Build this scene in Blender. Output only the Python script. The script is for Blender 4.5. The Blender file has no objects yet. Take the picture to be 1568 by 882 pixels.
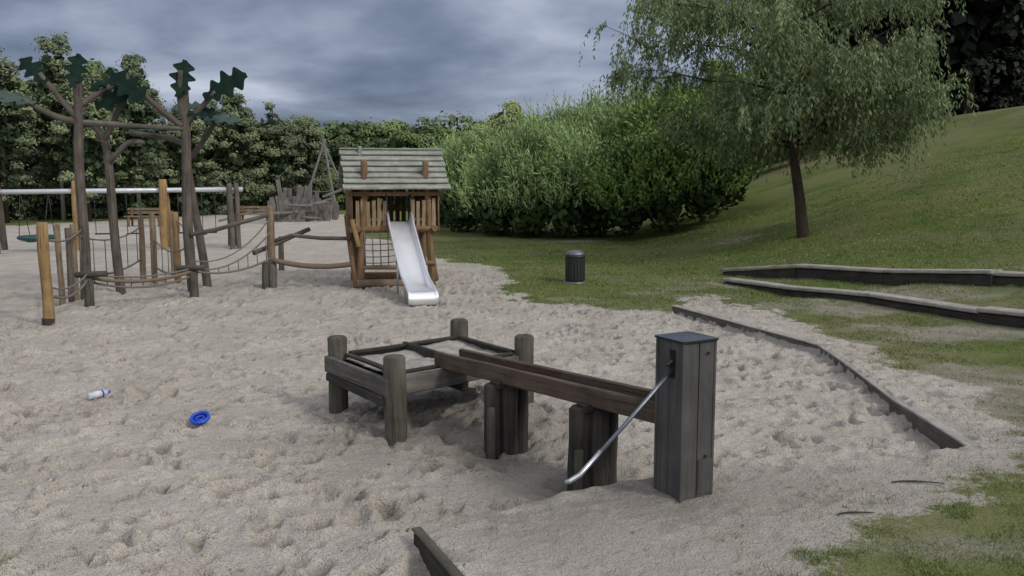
import bpy, math, random
import numpy as np
from mathutils import Vector, Matrix
rng=np.random.default_rng(7); random.seed(7)
scene=bpy.context.scene
def link(o): scene.collection.objects.link(o); return o

# ---------------------------------------------------------------- noise
def hash2(ix,iy,seed):
    h=(ix.astype(np.int64)*374761393+iy.astype(np.int64)*668265263+seed*982451653)&0xffffffff
    h=((h^(h>>13))*1274126177)&0xffffffff
    h=h^(h>>16)
    return (h&0xffffff)/float(0xffffff)
def vnoise(x,y,seed=0):
    x=np.asarray(x,float);y=np.asarray(y,float)
    ix=np.floor(x);iy=np.floor(y);fx=x-ix;fy=y-iy
    fx=fx*fx*(3-2*fx);fy=fy*fy*(3-2*fy)
    a=hash2(ix,iy,seed);b=hash2(ix+1,iy,seed);c=hash2(ix,iy+1,seed);d=hash2(ix+1,iy+1,seed)
    return (a*(1-fx)+b*fx)*(1-fy)+(c*(1-fx)+d*fx)*fy
def fbm(x,y,seed=0,o=4):
    r=0;amp=.5;tot=0
    for i in range(o):
        r=r+amp*vnoise(x*2**i+i*17.3,y*2**i-i*9.1,seed+i);tot+=amp;amp*=.5
    return r/tot
def sstep(a,b,x):
    t=np.clip((x-a)/(b-a),0,1);return t*t*(3-2*t)
def sdpoly(px,py,poly):
    """signed distance, positive inside"""
    P=np.array(poly,float);n=len(P)
    d=np.full(px.shape,1e18);ins=np.zeros(px.shape,bool)
    for i in range(n):
        a=P[i];b=P[(i+1)%n];e=b-a
        wx=px-a[0];wy=py-a[1]
        t=np.clip((wx*e[0]+wy*e[1])/(e@e+1e-12),0,1)
        d=np.minimum(d,(wx-e[0]*t)**2+(wy-e[1]*t)**2)
        c=(a[1]>py)!=(b[1]>py)
        xi=(b[0]-a[0])*(py-a[1])/((b[1]-a[1]) if abs(b[1]-a[1])>1e-9 else 1e-9)+a[0]
        ins^=c&(px<xi)
    return np.sqrt(d)*np.where(ins,1,-1)

# ---------------------------------------------------------------- terrain
RIM=[(2.80,14.75),(3.45,12.9),(4.0,11.36),(3.93,10.2),(3.63,6.76),(2.3,6.25),(1.45,6.12),(.95,5.98),(.42,5.72),(-.08,5.30),(-.52,4.97),(-.23,4.34),(.30,3.30),(.3,-9),(80,-9),(80,16),(3.3,16)]
SAND=[(-3.0,4.75),(-3.7,5.2),(-6,5.2),(-60,4),(-60,30),(-30,37),(-23,42),(-17,56),(-13.5,61),(-9.8,53),(-6,35),(-3.2,28),(-2.0,24.6),(-.6,22.6),(-.05,20.85),
      (-.25,18.8),(-.1,17.3),(.56,16.3),(1.9,15.5),(2.85,15.2),(3.3,16.4),(3.9,16.6),(4.0,15.4),(4.5,11.6),(4.6,8.8),(4.45,7.4),(4.2,6.8),(3.4,6.05),(2.3,5.3),(1.6,4.6),(1.2,3.4),(.5,2),(-3,2)]
B1=[(4.95,20.3),(8.2,14.9)]
B2=[(4.65,19.0),(6.85,12.7)]
def lineside(x,y,A,B):
    ax,ay=A;bx,by=B;dx=bx-ax;dy=by-ay;L=math.hypot(dx,dy)
    s=((x-ax)*(-dy)+(y-ay)*dx)/L
    t=((x-ax)*dx+(y-ay)*dy)/L
    return s,t,L
def terrain(x,y):
    x=np.asarray(x,float);y=np.asarray(y,float)
    s=.1+.21*sstep(10,36,y)
    x0=4+1.5*(1-sstep(13,22,y))
    dx=x-x0
    soft=np.where(dx>0,np.sqrt(dx*dx+.6)-.775,0)
    h=s*soft
    h=np.where(h<4,h,4+2.2*np.tanh((h-4)/2.2))
    sd=sdpoly(x,y,RIM)
    sharp=((x>2.7)&(y>6.9))
    w=np.where(sharp,.05,.05+.16*sstep(-.45,.3,x))
    near=1-sstep(6.3,7.6,y)
    rim=(.13+.10*near)*sstep(-w,0.01,sd)
    rim=rim*(1-sstep(14.9,18,y))
    h=h+rim
    # sand drifted up against the corner of the edge board, sinking towards the camera
    h=h+.155*np.exp(-(((x+.62)/.40)**2+((y-5.02)/.36)**2))*(sd<0)*(1-rim/.23)
    for (A,B,st) in ((B1[0],B1[1],.14),(B2[0],B2[1],.07)):
        sgn,t,L=lineside(x,y,A,B)
        h=h+st*sstep(0.02,.12,sgn)*sstep(0,1.5,t)*(1-sstep(2.0,5.0,sgn))*(1-sstep(L+1.5,L+4,t))
    h=h+.10*(fbm(x*.22,y*.22,5,3)-.5)*sstep(9,20,y)*sstep(0,4,x+ .0)
    return h
RX0,RX1,RY0,RY1,RS=-13.,6.,3.2,24.,.02
nx=int((RX1-RX0)/RS);ny=int((RY1-RY0)/RS)
ras=np.zeros((ny,nx))
gy,gx=np.mgrid[0:ny,0:nx]
wxr=RX0+gx*RS;wyr=RY0+gy*RS
ras+=.040*(fbm(wxr*1.6,wyr*1.6,11,2)-.5)
ras+=.045*(fbm(wxr*5.0,wyr*5.0,12,3)-.5)
nst=8200
for i in range(nst):
    cx=rng.uniform(RX0+.45,RX1-.45);cy=rng.uniform(RY0+.45,RY1-.45);a=rng.uniform(0,math.pi)
    la=rng.uniform(.065,.15);lb=la*rng.uniform(.38,.72);dep=rng.uniform(.024,.075)*(la/.11)**.5
    r=.36;i0=int((cx-r-RX0)/RS);i1=int((cx+r-RX0)/RS);j0=int((cy-r-RY0)/RS);j1=int((cy+r-RY0)/RS)
    X=wxr[j0:j1,i0:i1]-cx;Y=wyr[j0:j1,i0:i1]-cy
    u=(X*math.cos(a)+Y*math.sin(a))/la;v=(-X*math.sin(a)+Y*math.cos(a))/lb
    q=np.sqrt(u*u+v*v)*(1+.12*math.sin(3*cx*9+1)*u)
    pit=-dep*(1-sstep(.60,1.08,q))*(1+.45*np.tanh(u))
    rimm=.45*dep*np.exp(-((q-1.30)/.20)**2)*(1-.7*np.tanh(u*1.3))
    blk=ras[j0:j1,i0:i1]
    ras[j0:j1,i0:i1]=blk*(1-.75*(1-sstep(.6,1.3,q)))+pit+rimm
ras+=.024*(fbm(wxr*14,wyr*14,14,2)-.5)
ras=np.clip(ras,-.10,.065)
def raster(x,y):
    fx=np.clip((x-RX0)/RS,0,nx-2.001);fy=np.clip((y-RY0)/RS,0,ny-2.001)
    ix=fx.astype(int);iy=fy.astype(int);fx-=ix;fy-=iy
    v=(ras[iy,ix]*(1-fx)+ras[iy,ix+1]*fx)*(1-fy)+(ras[iy+1,ix]*(1-fx)+ras[iy+1,ix+1]*fx)*fy
    e=sstep(0,.8,x-RX0)*sstep(0,.8,RX1-x)*sstep(0,.6,y-RY0)*sstep(0,3,RY1-y)
    alt=.06*(fbm(x*1.7,y*1.7,21,3)-.5)+.07*(fbm(x*4,y*4,22,2)-.5)
    return v*e+alt*(1-e)
def sandmask(x,y):
    sd=sdpoly(x,y,SAND)
    far=sstep(8,30,y)
    n=(fbm(x*1.1,y*1.1,31,4)-.5)*(1.0+.8*far)+(fbm(x*6,y*6,33,2)-.5)*.35
    return sd+n
def wear(x,y):
    p=fbm(x*.55,y*.75,41,4)
    near=1-sstep(15,21,y)
    return p+.05*near
def platf(x,y): return sstep(-.1,.3,sdpoly(x,y,RIM))*(1-sstep(14,16,y))
def ground_z(x,y,detail=True):
    z=terrain(x,y)
    sm=sandmask(x,y)
    k=sstep(-.1,.35,sm)
    sdr_=sdpoly(x,y,RIM)
    calm=1-.80*platf(x,y)*(1-.55*sstep(7.0,8.0,y))
    calm=calm*(1-.85*np.exp(-(sdr_/.16)**2)*(y<7))
    z=z+raster(x,y)*k*calm
    z=z+.035*(1-k)*(fbm(x*2.2,y*2.2,51,3)-.5)
    for cx,cy,r,a in ((-.3,8.3,.95,.07),(-.07,7.2,.45,-.05),(.58,6.3,.4,-.06),(-1.03,7.55,.35,-.03),(-1.75,8.55,.35,-.03),(.3,8.0,.5,.05)):
        z=z+a*np.exp(-((x-cx)**2+(y-cy)**2)/(r*r))
    return z
def gz(x,y):
    return float(ground_z(np.array([float(x)]),np.array([float(y)]))[0])
def tz(x,y):
    return float(terrain(np.array([float(x)]),np.array([float(y)]))[0])
def growth(start,step,g,limit):
    out=[];v=start;s=step
    while abs(v)<limit:
        s*=g;v=v+s;out.append(v)
    return out
xs=list(np.arange(-7.5,5.2,.026))
xr=growth(xs[-1],.026,1.045,420)
xl=growth(7.5,.026,1.04,420)
xs=[-v for v in xl[::-1]]+xs+xr
ys=list(np.arange(3.7,12,.023))
yr=growth(ys[-1],.023,1.019,600)
yl=[-60,-30,-15,-8,-4,-2,0,1,2,2.5,3,3.2,3.4,3.55]
ys=yl+ys+yr
XX,YY=np.meshgrid(np.array(xs),np.array(ys))
fx=XX.ravel();fy=YY.ravel()
zz=ground_z(fx,fy)
def mesh_from(name,verts,faces_flat,vpf,mats,smooth=False,attrs=None):
    me=bpy.data.meshes.new(name)
    nv=len(verts);nf=len(faces_flat)//vpf
    me.vertices.add(nv);me.vertices.foreach_set("co",np.asarray(verts,np.float32).ravel())
    me.loops.add(len(faces_flat));me.loops.foreach_set("vertex_index",np.asarray(faces_flat,np.int32))
    me.polygons.add(nf);me.polygons.foreach_set("loop_start",np.arange(nf,dtype=np.int32)*vpf)
    me.polygons.foreach_set("loop_total",np.full(nf,vpf,np.int32))
    me.update(calc_edges=True)
    if smooth: me.polygons.foreach_set("use_smooth",np.ones(nf,bool))
    if attrs:
        for k,v in attrs.items():
            a=me.attributes.new(k,'FLOAT','POINT');a.data.foreach_set("value",np.asarray(v,np.float32))
    for m in mats: me.materials.append(m)
    o=bpy.data.objects.new(name,me);link(o);return o

# ---------------------------------------------------------------- materials
class NT:
    def __init__(s,name):
        s.m=bpy.data.materials.new(name);s.m.use_nodes=True
        s.t=s.m.node_tree;s.t.nodes.clear()
        s.out=s.t.nodes.new('ShaderNodeOutputMaterial')
        s.b=s.t.nodes.new('ShaderNodeBsdfPrincipled')
        s.t.links.new(s.b.outputs[0],s.out.inputs[0])
    def n(s,typ,**kw):
        x=s.t.nodes.new(typ)
        for k,v in kw.items():
            if k in x.inputs: x.inputs[k].default_value=v
            else: setattr(x,k,v)
        return x
    def l(s,a,b): s.t.links.new(a,b)
    def noise(s,vec,scale,detail=4,rough=.6):
        x=s.n('ShaderNodeTexNoise');x.inputs['Scale'].default_value=scale;x.inputs['Detail'].default_value=detail;x.inputs['Roughness'].default_value=rough
        if vec is not None: s.l(vec,x.inputs['Vector'])
        return x.outputs['Fac']
    def ramp(s,fac,stops):
        x=s.n('ShaderNodeValToRGB');e=x.color_ramp.elements
        while len(e)<len(stops): e.new(.5)
        for i,(p,c) in enumerate(stops):
            e[i].position=p;e[i].color=(*c,1) if len(c)==3 else c
        s.l(fac,x.inputs[0]);return x.outputs[0]
    def mix(s,fac,a,b,bt='MIX'):
        x=s.n('ShaderNodeMix',data_type='RGBA',blend_type=bt)
        for inp,v in ((x.inputs[0],fac),(x.inputs[6],a),(x.inputs[7],b)):
            if isinstance(v,bpy.types.NodeSocket): s.l(v,inp)
            else: inp.default_value=v if not isinstance(v,tuple) else ((*v,1) if len(v)==3 else v)
        return x.outputs[2]
    def math(s,op,a,b=None,clamp=False):
        x=s.n('ShaderNodeMath',operation=op,use_clamp=clamp)
        for i,v in enumerate((a,b)):
            if v is None: continue
            if isinstance(v,bpy.types.NodeSocket): s.l(v,x.inputs[i])
            else: x.inputs[i].default_value=v
        return x.outputs[0]
    def mapr(s,v,a,b,c=0,d=1):
        x=s.n('ShaderNodeMapRange');s.l(v,x.inputs[0])
        for i,q in enumerate((a,b,c,d)): x.inputs[i+1].default_value=q
        return x.outputs[0]
    def attr(s,name): 
        x=s.n('ShaderNodeAttribute',attribute_name=name);return x.outputs['Fac']
    def bump(s,h,strength=.5,dist=.01):
        x=s.n('ShaderNodeBump');x.inputs['Strength'].default_value=strength;x.inputs['Distance'].default_value=dist
        s.l(h,x.inputs['Height']);s.l(x.outputs[0],s.b.inputs['Normal'])
    def pos(s):
        return s.n('ShaderNodeNewGeometry').outputs['Position']

def ground_mat():
    g=NT('ground_sand_and_grass');p=g.pos()
    n1=g.noise(p,1.1,4);n2=g.noise(p,16,4,.7);n3=g.noise(p,75,2,.75)
    sand=g.mix(g.mapr(n1,.35,.65),(.475,.432,.368),(.60,.555,.485))
    sand=g.mix(g.math('MULTIPLY',g.mapr(n2,.45,.75),.38),sand,(.34,.30,.25))
    sand=g.mix(g.math('MULTIPLY',g.mapr(n3,.54,.68),.60),sand,(.16,.138,.11))
    sand=g.mix(g.math('MULTIPLY',g.mapr(n3,.42,.30),.4),sand,(.72,.68,.61))
    sand=g.mix(g.attr('low'),sand,(.215,.190,.155))  # footprint pits darkened: occlusion shade baked into the sand colour
    sand=g.mix(g.math('MULTIPLY',g.attr('plat'),.42),sand,(.34,.313,.27))
    sand=g.mix(g.math('MULTIPLY',g.attr('damp'),.85),sand,(.160,.145,.122))
    b=g.noise(p,3.2,4,.7);c=g.noise(p,38,3,.8)
    a=g.noise(p,.45,3);a2=g.noise(p,.95,3,.6)
    gr=g.mix(g.mapr(a,.38,.60),(.078,.140,.024),(.170,.215,.052))
    gr=g.mix(g.math('MULTIPLY',g.mapr(b,.42,.7),.6),gr,(.22,.215,.085))
    gr=g.mix(g.math('MULTIPLY',g.mapr(a2,.50,.64),.45),gr,(.24,.225,.105))
    gr=g.mix(g.math('MULTIPLY',g.mapr(c,.42,.66),.6),gr,(.034,.060,.014))
    gr=g.mix(g.math('MULTIPLY',g.attr('dry'),.8),gr,(.25,.225,.135))
    earth=g.mix(g.mapr(b,.3,.7),(.24,.21,.165),(.42,.385,.325))
    gr=g.mix(g.attr('bare'),gr,earth)
    m=g.math('ADD',g.attr('sandm'),g.math('MULTIPLY',g.math('SUBTRACT',g.noise(p,22,3,.75),.5),.55))
    m=g.mapr(m,-.04,.07)
    col=g.mix(m,gr,sand);g.l(col,g.b.inputs['Base Color'])
    g.b.inputs['Roughness'].default_value=.95;g.b.inputs['Specular IOR Level'].default_value=.12
    h=g.math('ADD',n2,g.math('MULTIPLY',n3,.45))
    g.bump(h,1.0,.05)
    return g.m
def wood_mat(name,dark,light,mossy=None,bumps=.5,crack=(.02,.018,.015)):
    g=NT(name)
    uv=g.n('ShaderNodeUVMap').outputs[0]
    mp=g.n('ShaderNodeMapping');g.l(uv,mp.inputs[0]);mp.inputs['Scale'].default_value=(26,1.6,1)
    n=g.noise(mp.outputs[0],1.0,6,.65)
    mp2=g.n('ShaderNodeMapping');g.l(uv,mp2.inputs[0]);mp2.inputs['Scale'].default_value=(60,1.0,1)
    n2=g.noise(mp2.outputs[0],1.0,3,.6)
    n3=g.noise(g.pos(),3.5,4,.6)
    col=g.ramp(n,[(.28,dark),(.72,light)])
    col=g.mix(g.mapr(n3,.35,.7,0,.6),col,tuple(x*.55 for x in dark))
    if mossy: col=g.mix(g.mapr(g.noise(g.pos(),6,4),.5,.72,0,.7),col,mossy)
    cr=g.mapr(n2,.60,.68)
    col=g.mix(cr,col,crack)
    g.l(col,g.b.inputs['Base Color']);g.b.inputs['Roughness'].default_value=.85;g.b.inputs['Specular IOR Level'].default_value=.2
    g.bump(g.math('SUBTRACT',n,g.math('MULTIPLY',cr,.8)),bumps,.012)
    return g.m
def leaf_mat(name,a,b,transl=.0,hue2=None):
    g=NT(name);r=g.attr('rnd_shade')
    col=g.mix(r,a,b)
    if hue2: col=g.mix(g.mapr(g.noise(g.pos(),.22,2),.45,.58,0,.85),col,g.mix(r,a,hue2))
    g.l(col,g.b.inputs['Base Color']);g.b.inputs['Roughness'].default_value=.6;g.b.inputs['Specular IOR Level'].default_value=.25
    if transl:
        t=g.n('ShaderNodeBsdfTranslucent');g.l(g.mix(.3,col,(.14,.20,.03)),t.inputs[0])
        mx=g.n('ShaderNodeMixShader');mx.inputs[0].default_value=transl
        g.l(g.b.outputs[0],mx.inputs[1]);g.l(t.outputs[0],mx.inputs[2]);g.l(mx.outputs[0],g.out.inputs[0])
    return g.m
def plain_mat(name,col,rough=.5,metal=0,var=.25,scale=8,bump=0.0,trans=0,spec=.5):
    g=NT(name);n=g.noise(g.pos(),scale,4,.65)
    c=g.mix(g.mapr(n,.35,.7),col,tuple(x*(1-var) for x in col))
    g.l(c,g.b.inputs['Base Color']);g.b.inputs['Metallic'].default_value=metal
    g.l(g.mapr(n,.3,.7,max(rough-.1,.03),min(rough+.15,1)),g.b.inputs['Roughness'])
    g.b.inputs['Specular IOR Level'].default_value=spec
    if bump: g.bump(n,bump,.01)
    if trans: g.b.inputs['Transmission Weight'].default_value=trans
    return g.m
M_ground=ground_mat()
M_grey=wood_mat('weathered_grey_wood',(.080,.074,.064),(.22,.203,.18))
M_dark=wood_mat('damp_dark_wood',(.026,.023,.020),(.082,.074,.064),(.038,.042,.026))
M_post=wood_mat('old_grey_brown_post',(.056,.052,.040),(.155,.143,.115),(.06,.066,.038))
M_rust=wood_mat('reddish_trough_wood',(.072,.052,.038),(.175,.130,.098))
M_brown=wood_mat('brown_oiled_wood',(.15,.092,.048),(.30,.195,.112))
M_orange=wood_mat('orange_robinia_wood',(.26,.165,.075),(.45,.295,.145))
M_orangegrey=wood_mat('half_weathered_wood',(.17,.125,.08),(.33,.26,.175))
M_trunkgrey=wood_mat('sculpture_trunk_wood',(.080,.067,.057),(.195,.165,.138))
M_roof=wood_mat('roof_grey_planks',(.24,.25,.21),(.46,.475,.42),(.20,.22,.155),crack=(.08,.08,.07))
M_bark=wood_mat('willow_bark',(.035,.026,.02),(.10,.078,.06),bumps=.9)
M_birch=wood_mat('birch_bark',(.20,.19,.175),(.38,.36,.34))
M_timber_top=wood_mat('light_timber_top',(.30,.275,.24),(.52,.49,.44),(.24,.23,.19),crack=(.08,.07,.06))
M_border=wood_mat('border_timber_wood',(.10,.09,.072),(.23,.205,.17),(.09,.09,.06))
M_rope=plain_mat('hemp_rope',(.20,.15,.10),.9,var=.4,scale=60,bump=.5)
M_ropethin=plain_mat('grey_net_rope',(.19,.17,.145),.9,var=.3,scale=60)
M_steel=plain_mat('galvanised_steel',(.52,.54,.56),.35,1,.12,20)
M_beam=plain_mat('painted_steel_beam',(.60,.62,.65),.45,.3,.15,6)
M_slide=plain_mat('stainless_slide',(.88,.89,.91),.40,.75,.10,3.0)
M_metaldark=plain_mat('dark_metal',(.05,.055,.06),.45,.6,.3,12)
M_cap=plain_mat('slate_cap',(.10,.12,.145),.4,.6,.2,15)
M_green=plain_mat('dark_green_leaf_panel',(.012,.030,.022),.8,0,.4,5,spec=.12)
M_greenl=plain_mat('pale_green_leaf_panel',(.07,.105,.088),.8,0,.3,5,spec=.12)
M_bin=plain_mat('bin_charcoal',(.024,.026,.022),.5,.1,.35,14)
M_binlid=plain_mat('bin_lid_grey',(.17,.18,.19),.4,.6,.2,9)
M_blue=plain_mat('blue_plastic',(.012,.07,.55),.35,0,.1,5)
M_white=plain_mat('white_plastic',(.7,.72,.75),.35,0,.1,5)
M_clear=plain_mat('clear_plastic',(.75,.80,.86),.15,0,.05,5,trans=.35)
M_swing=plain_mat('teal_swing_rubber',(.02,.08,.075),.6,0,.2,8)
M_tray=plain_mat('sandy_tray_floor',(.40,.37,.32),.95,0,.5,7,bump=.8)
M_pump=wood_mat('pump_grey_panel',(.074,.073,.069),(.128,.126,.119),bumps=.2,crack=(.063,.061,.058))
M_black=plain_mat('black_void',(.006,.006,.006),.9)
M_steelrod=plain_mat('worn_steel_rod',(.22,.24,.27),.38,.9,.2,20)
M_slat=wood_mat('golden_slats',(.25,.18,.11),(.44,.34,.22))
M_fort=wood_mat('silver_grey_planks',(.14,.128,.12),(.30,.28,.26))

# ---------------------------------------------------------------- ground object
NX=len(xs);NY=len(ys)
idx=np.arange(NX*NY).reshape(NY,NX)
F=np.stack([idx[:-1,:-1],idx[:-1,1:],idx[1:,1:],idx[1:,:-1]],-1).reshape(-1)
sm=sandmask(fx,fy)
wr=wear(fx,fy)
sdr=sdpoly(fx,fy,SAND)
dist_edge=np.abs(sdr)
bare=np.clip(sstep(.52,.66,wr)*(1-sstep(13,19,fy))*.70+ sstep(.66,.75,wr)*.25,0,1)*(1-sstep(2.5,5,dist_edge)*.6)
for cx,cy,rx,ry in ((4.6,18.6,1.3,.7),(2.7,17.4,.5,.35),(3.4,18.0,.7,.4),(6.6,26,.7,.5),(2.4,31.5,1.1,.6),(3.7,16.7,.8,.6),(6.0,15.6,1.2,.3),(1.2,16.6,.6,.3)):
    bare=np.maximum(bare,.95*sstep(1.2,.5,np.sqrt(((fx-cx)/rx)**2+((fy-cy)/ry)**2)+.5*(fbm(fx*3,fy*3,61,3)-.5)))
dry=np.clip(sstep(.47,.62,fbm(fx*.3,fy*.45,71,4))*.8+(1-sstep(0,1.2,dist_edge))*.5,0,1)*(.40+.50*(1-sstep(13,19,fy)))
dry=np.maximum(dry,.85*sstep(28,42,fy)*sstep(.36,.54,fbm(fx*.25,fy*.5,77,3))*sstep(8,14,fx))
damp=np.zeros_like(fx)
for cx,cy,r,a in ((-.4,8.0,1.0,.9),(-.1,7.1,.7,.9),(.5,6.4,.6,.9),(.9,5.6,.6,.6),(.3,5.3,.6,.45),(-1.2,7.4,.7,.6),(.1,7.8,.6,.7),(1.8,5.9,.8,.25),(0,6.2,1.0,.5)):
    damp=np.maximum(damp,a*np.exp(-((fx-cx)**2+(fy-cy)**2)/(r*r)))
plat=platf(fx,fy)
low=np.clip(sstep(-.012,-.060,raster(fx,fy))*.65,0,1)*(sm>0)*(1-.7*plat)  # mask for the painted pit shade, stronger where the print is deeper
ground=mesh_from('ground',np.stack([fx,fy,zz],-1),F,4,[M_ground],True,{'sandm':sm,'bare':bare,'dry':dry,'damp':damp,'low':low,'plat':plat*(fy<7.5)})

# ---------------------------------------------------------------- grass blades
def make_grass():
    V=[];R=[]
    def zone(x0,x1,y0,y1,dens,h,w,tuft=1.0):
        n=int((x1-x0)*(y1-y0)*dens)
        x=rng.uniform(x0,x1,n);y=rng.uniform(y0,y1,n)
        k=(np.abs(x)<y*.70+.6);x=x[k];y=y[k]
        s=sandmask(x,y)+(fbm(x*9,y*9,91,2)-.5)*.5
        keep=(s<.05)|((s<.45)&(rng.random(len(x))<.10))
        b=sstep(.53,.64,wear(x,y))*(1-sstep(13,19,y))
        keep&=rng.random(len(x))>b*.65
        cl=fbm(x*4,y*4,93,3)
        keep&=rng.random(len(x))<sstep(.32,.54,cl)*tuft+ (1-tuft)
        x=x[keep];y=y[keep]
        n=len(x);z=ground_z(x,y)-.004
        hh=h*rng.uniform(.45,1.3,n)*(.6+.9*vnoise(x*2.5,y*2.5,95))
        a=rng.uniform(0,2*math.pi,n);ln=rng.uniform(.3,1.3,n)*hh
        ta=rng.uniform(0,2*math.pi,n)
        dx=np.cos(a)*w*.5*rng.uniform(.7,1.3,n);dy=np.sin(a)*w*.5
        p0=np.stack([x-dx,y-dy,z],-1);p1=np.stack([x+dx,y+dy,z],-1)
        p2=np.stack([x+np.cos(ta)*ln,y+np.sin(ta)*ln,z+hh],-1)
        V.append(np.stack([p0,p1,p2],1).reshape(-1,3))
        r=np.clip(rng.random(n)*.55+.55*fbm(x*.8,y*.8,97,3),0,1);R.append(np.repeat(r,3))
    zone(.9,5.2,3.6,8,7500,.030,.006)
    zone(-5.0,-2.6,3.6,5.6,3800,.036,.007)
    zone(3.2,9.5,8,15,2300,.028,.010)
    zone(-.5,12,15,22,1100,.034,.015,.5)
    zone(-3,19,22,31,220,.040,.025,.4)
    V=np.concatenate(V);R=np.concatenate(R)
    m=leaf_mat('grass_blades',(.068,.115,.024),(.235,.268,.098))
    return mesh_from('grass',V,np.arange(len(V)),3,[m],False,{'rnd_shade':R})
make_grass()
def daisies():
    n=900;x=rng.uniform(3,16,n);y=rng.uniform(19,32,n)
    k=(fbm(x*.5,y*.5,101,3)>.5)&(sandmask(x,y)<-.5);x=x[k];y=y[k];n=len(x)
    z=ground_z(x,y)+.05;s=.014
    c=np.stack([x,y,z],-1)
    q=np.array([[-s,0,0],[0,-s,0.006],[s,0,0],[0,s,0.010]])
    V=(c[:,None,:]+q[None]).reshape(-1,3)
    mesh_from('daisies',V,np.arange(len(V)),4,[M_white])
daisies()

# ---------------------------------------------------------------- solid helpers
def finish(name,V,Fs,UV,mat,smooth=True,parent=None):
    me=bpy.data.meshes.new(name);me.from_pydata([tuple(v) for v in V],[],Fs);
    uvl=me.uv_layers.new(name='UVMap')
    if UV is not None:
        k=0
        for f in UV:
            for c in f: uvl.data[k].uv=c;k+=1
    me.materials.append(mat)
    if smooth: me.polygons.foreach_set("use_smooth",[len(p.vertices)==4 for p in me.polygons])
    me.update();o=bpy.data.objects.new(name,me);link(o)
    if parent: o.parent=parent
    return o
def tube(name,pts,rad,mat,segs=10,parent=None,wob=.0,seed=0):
    pts=[Vector(p) for p in pts]
    if not hasattr(rad,'__len__'): rad=[rad]*len(pts)
    rs=random.Random(seed+len(name)*7+int(pts[0].x*100));V=[];Fs=[];UV=[]
    up=Vector((0,0,1));prev=None;u0=rs.random()*9;v0=rs.random()*9
    Ls=[0]
    for i in range(1,len(pts)): Ls.append(Ls[-1]+(pts[i]-pts[i-1]).length)
    ph=[rs.uniform(0,6.28) for _ in range(3)]
    for i,p in enumerate(pts):
        d=(pts[min(i+1,len(pts)-1)]-pts[max(i-1,0)]).normalized()
        if prev is None:
            a=d.cross(up) if abs(d.z)<.95 else d.cross(Vector((0,1,0)))
        else: a=prev-d*prev.dot(d)
        a.normalize();prev=a;b=d.cross(a)
        for s in range(segs):
            t=2*math.pi*s/segs
            r=rad[i]*(1+wob*(math.sin(2*t+ph[0])+.6*math.sin(3*t+ph[1]+Ls[i]*3)))
            V.append(p+(a*math.cos(t)+b*math.sin(t))*r)
    for i in range(len(pts)-1):
        for s in range(segs):
            s2=(s+1)%segs
            Fs.append((i*segs+s,i*segs+s2,(i+1)*segs+s2,(i+1)*segs+s))
            c=2*math.pi*rad[i]/segs
            UV.append([(u0+s*c,v0+Ls[i]),(u0+(s+1)*c,v0+Ls[i]),(u0+(s+1)*c,v0+Ls[i+1]),(u0+s*c,v0+Ls[i+1])])
    n=len(pts)
    Fs.append(tuple(range(segs-1,-1,-1)));UV.append([(u0+math.cos(2*math.pi*s/segs)*rad[0],v0) for s in range(segs)])
    Fs.append(tuple((n-1)*segs+s for s in range(segs)));UV.append([(u0+math.cos(2*math.pi*s/segs)*rad[-1],v0) for s in range(segs)])
    return finish(name,V,Fs,UV,mat,True,parent)
def log(name,a,b,r,mat,parent=None,segs=12,bend=.012,r2=None,cap=True):
    a=Vector(a);b=Vector(b);d=b-a;L=d.length;rs=random.Random(int((a.x+b.z+a.y)*1000)&0xffff)
    r2=r2 or r;n=max(4,int(L/.35));pts=[];rad=[]
    side=d.cross(Vector((.3,.5,.81))).normalized();s2=d.cross(side).normalized()
    o1=rs.uniform(-1,1);o2=rs.uniform(-1,1)
    ch=min(.018,r*.25)
    ts=[0,ch/L]+[i/n for i in range(1,n)]+[1-ch/L,1]
    for t in ts:
        w=bend*L*math.sin(math.pi*t)
        pts.append(a+d*t+side*w*o1+s2*w*o2*math.sin(5*t))
        rr=r*(1-t)+r2*t;rr*=1+.04*math.sin(9*t+o1*5)
        if t==0 or t==1: rr-=ch
        rad.append(rr)
    return tube(name,pts,rad,mat,segs,parent,.025)
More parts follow.
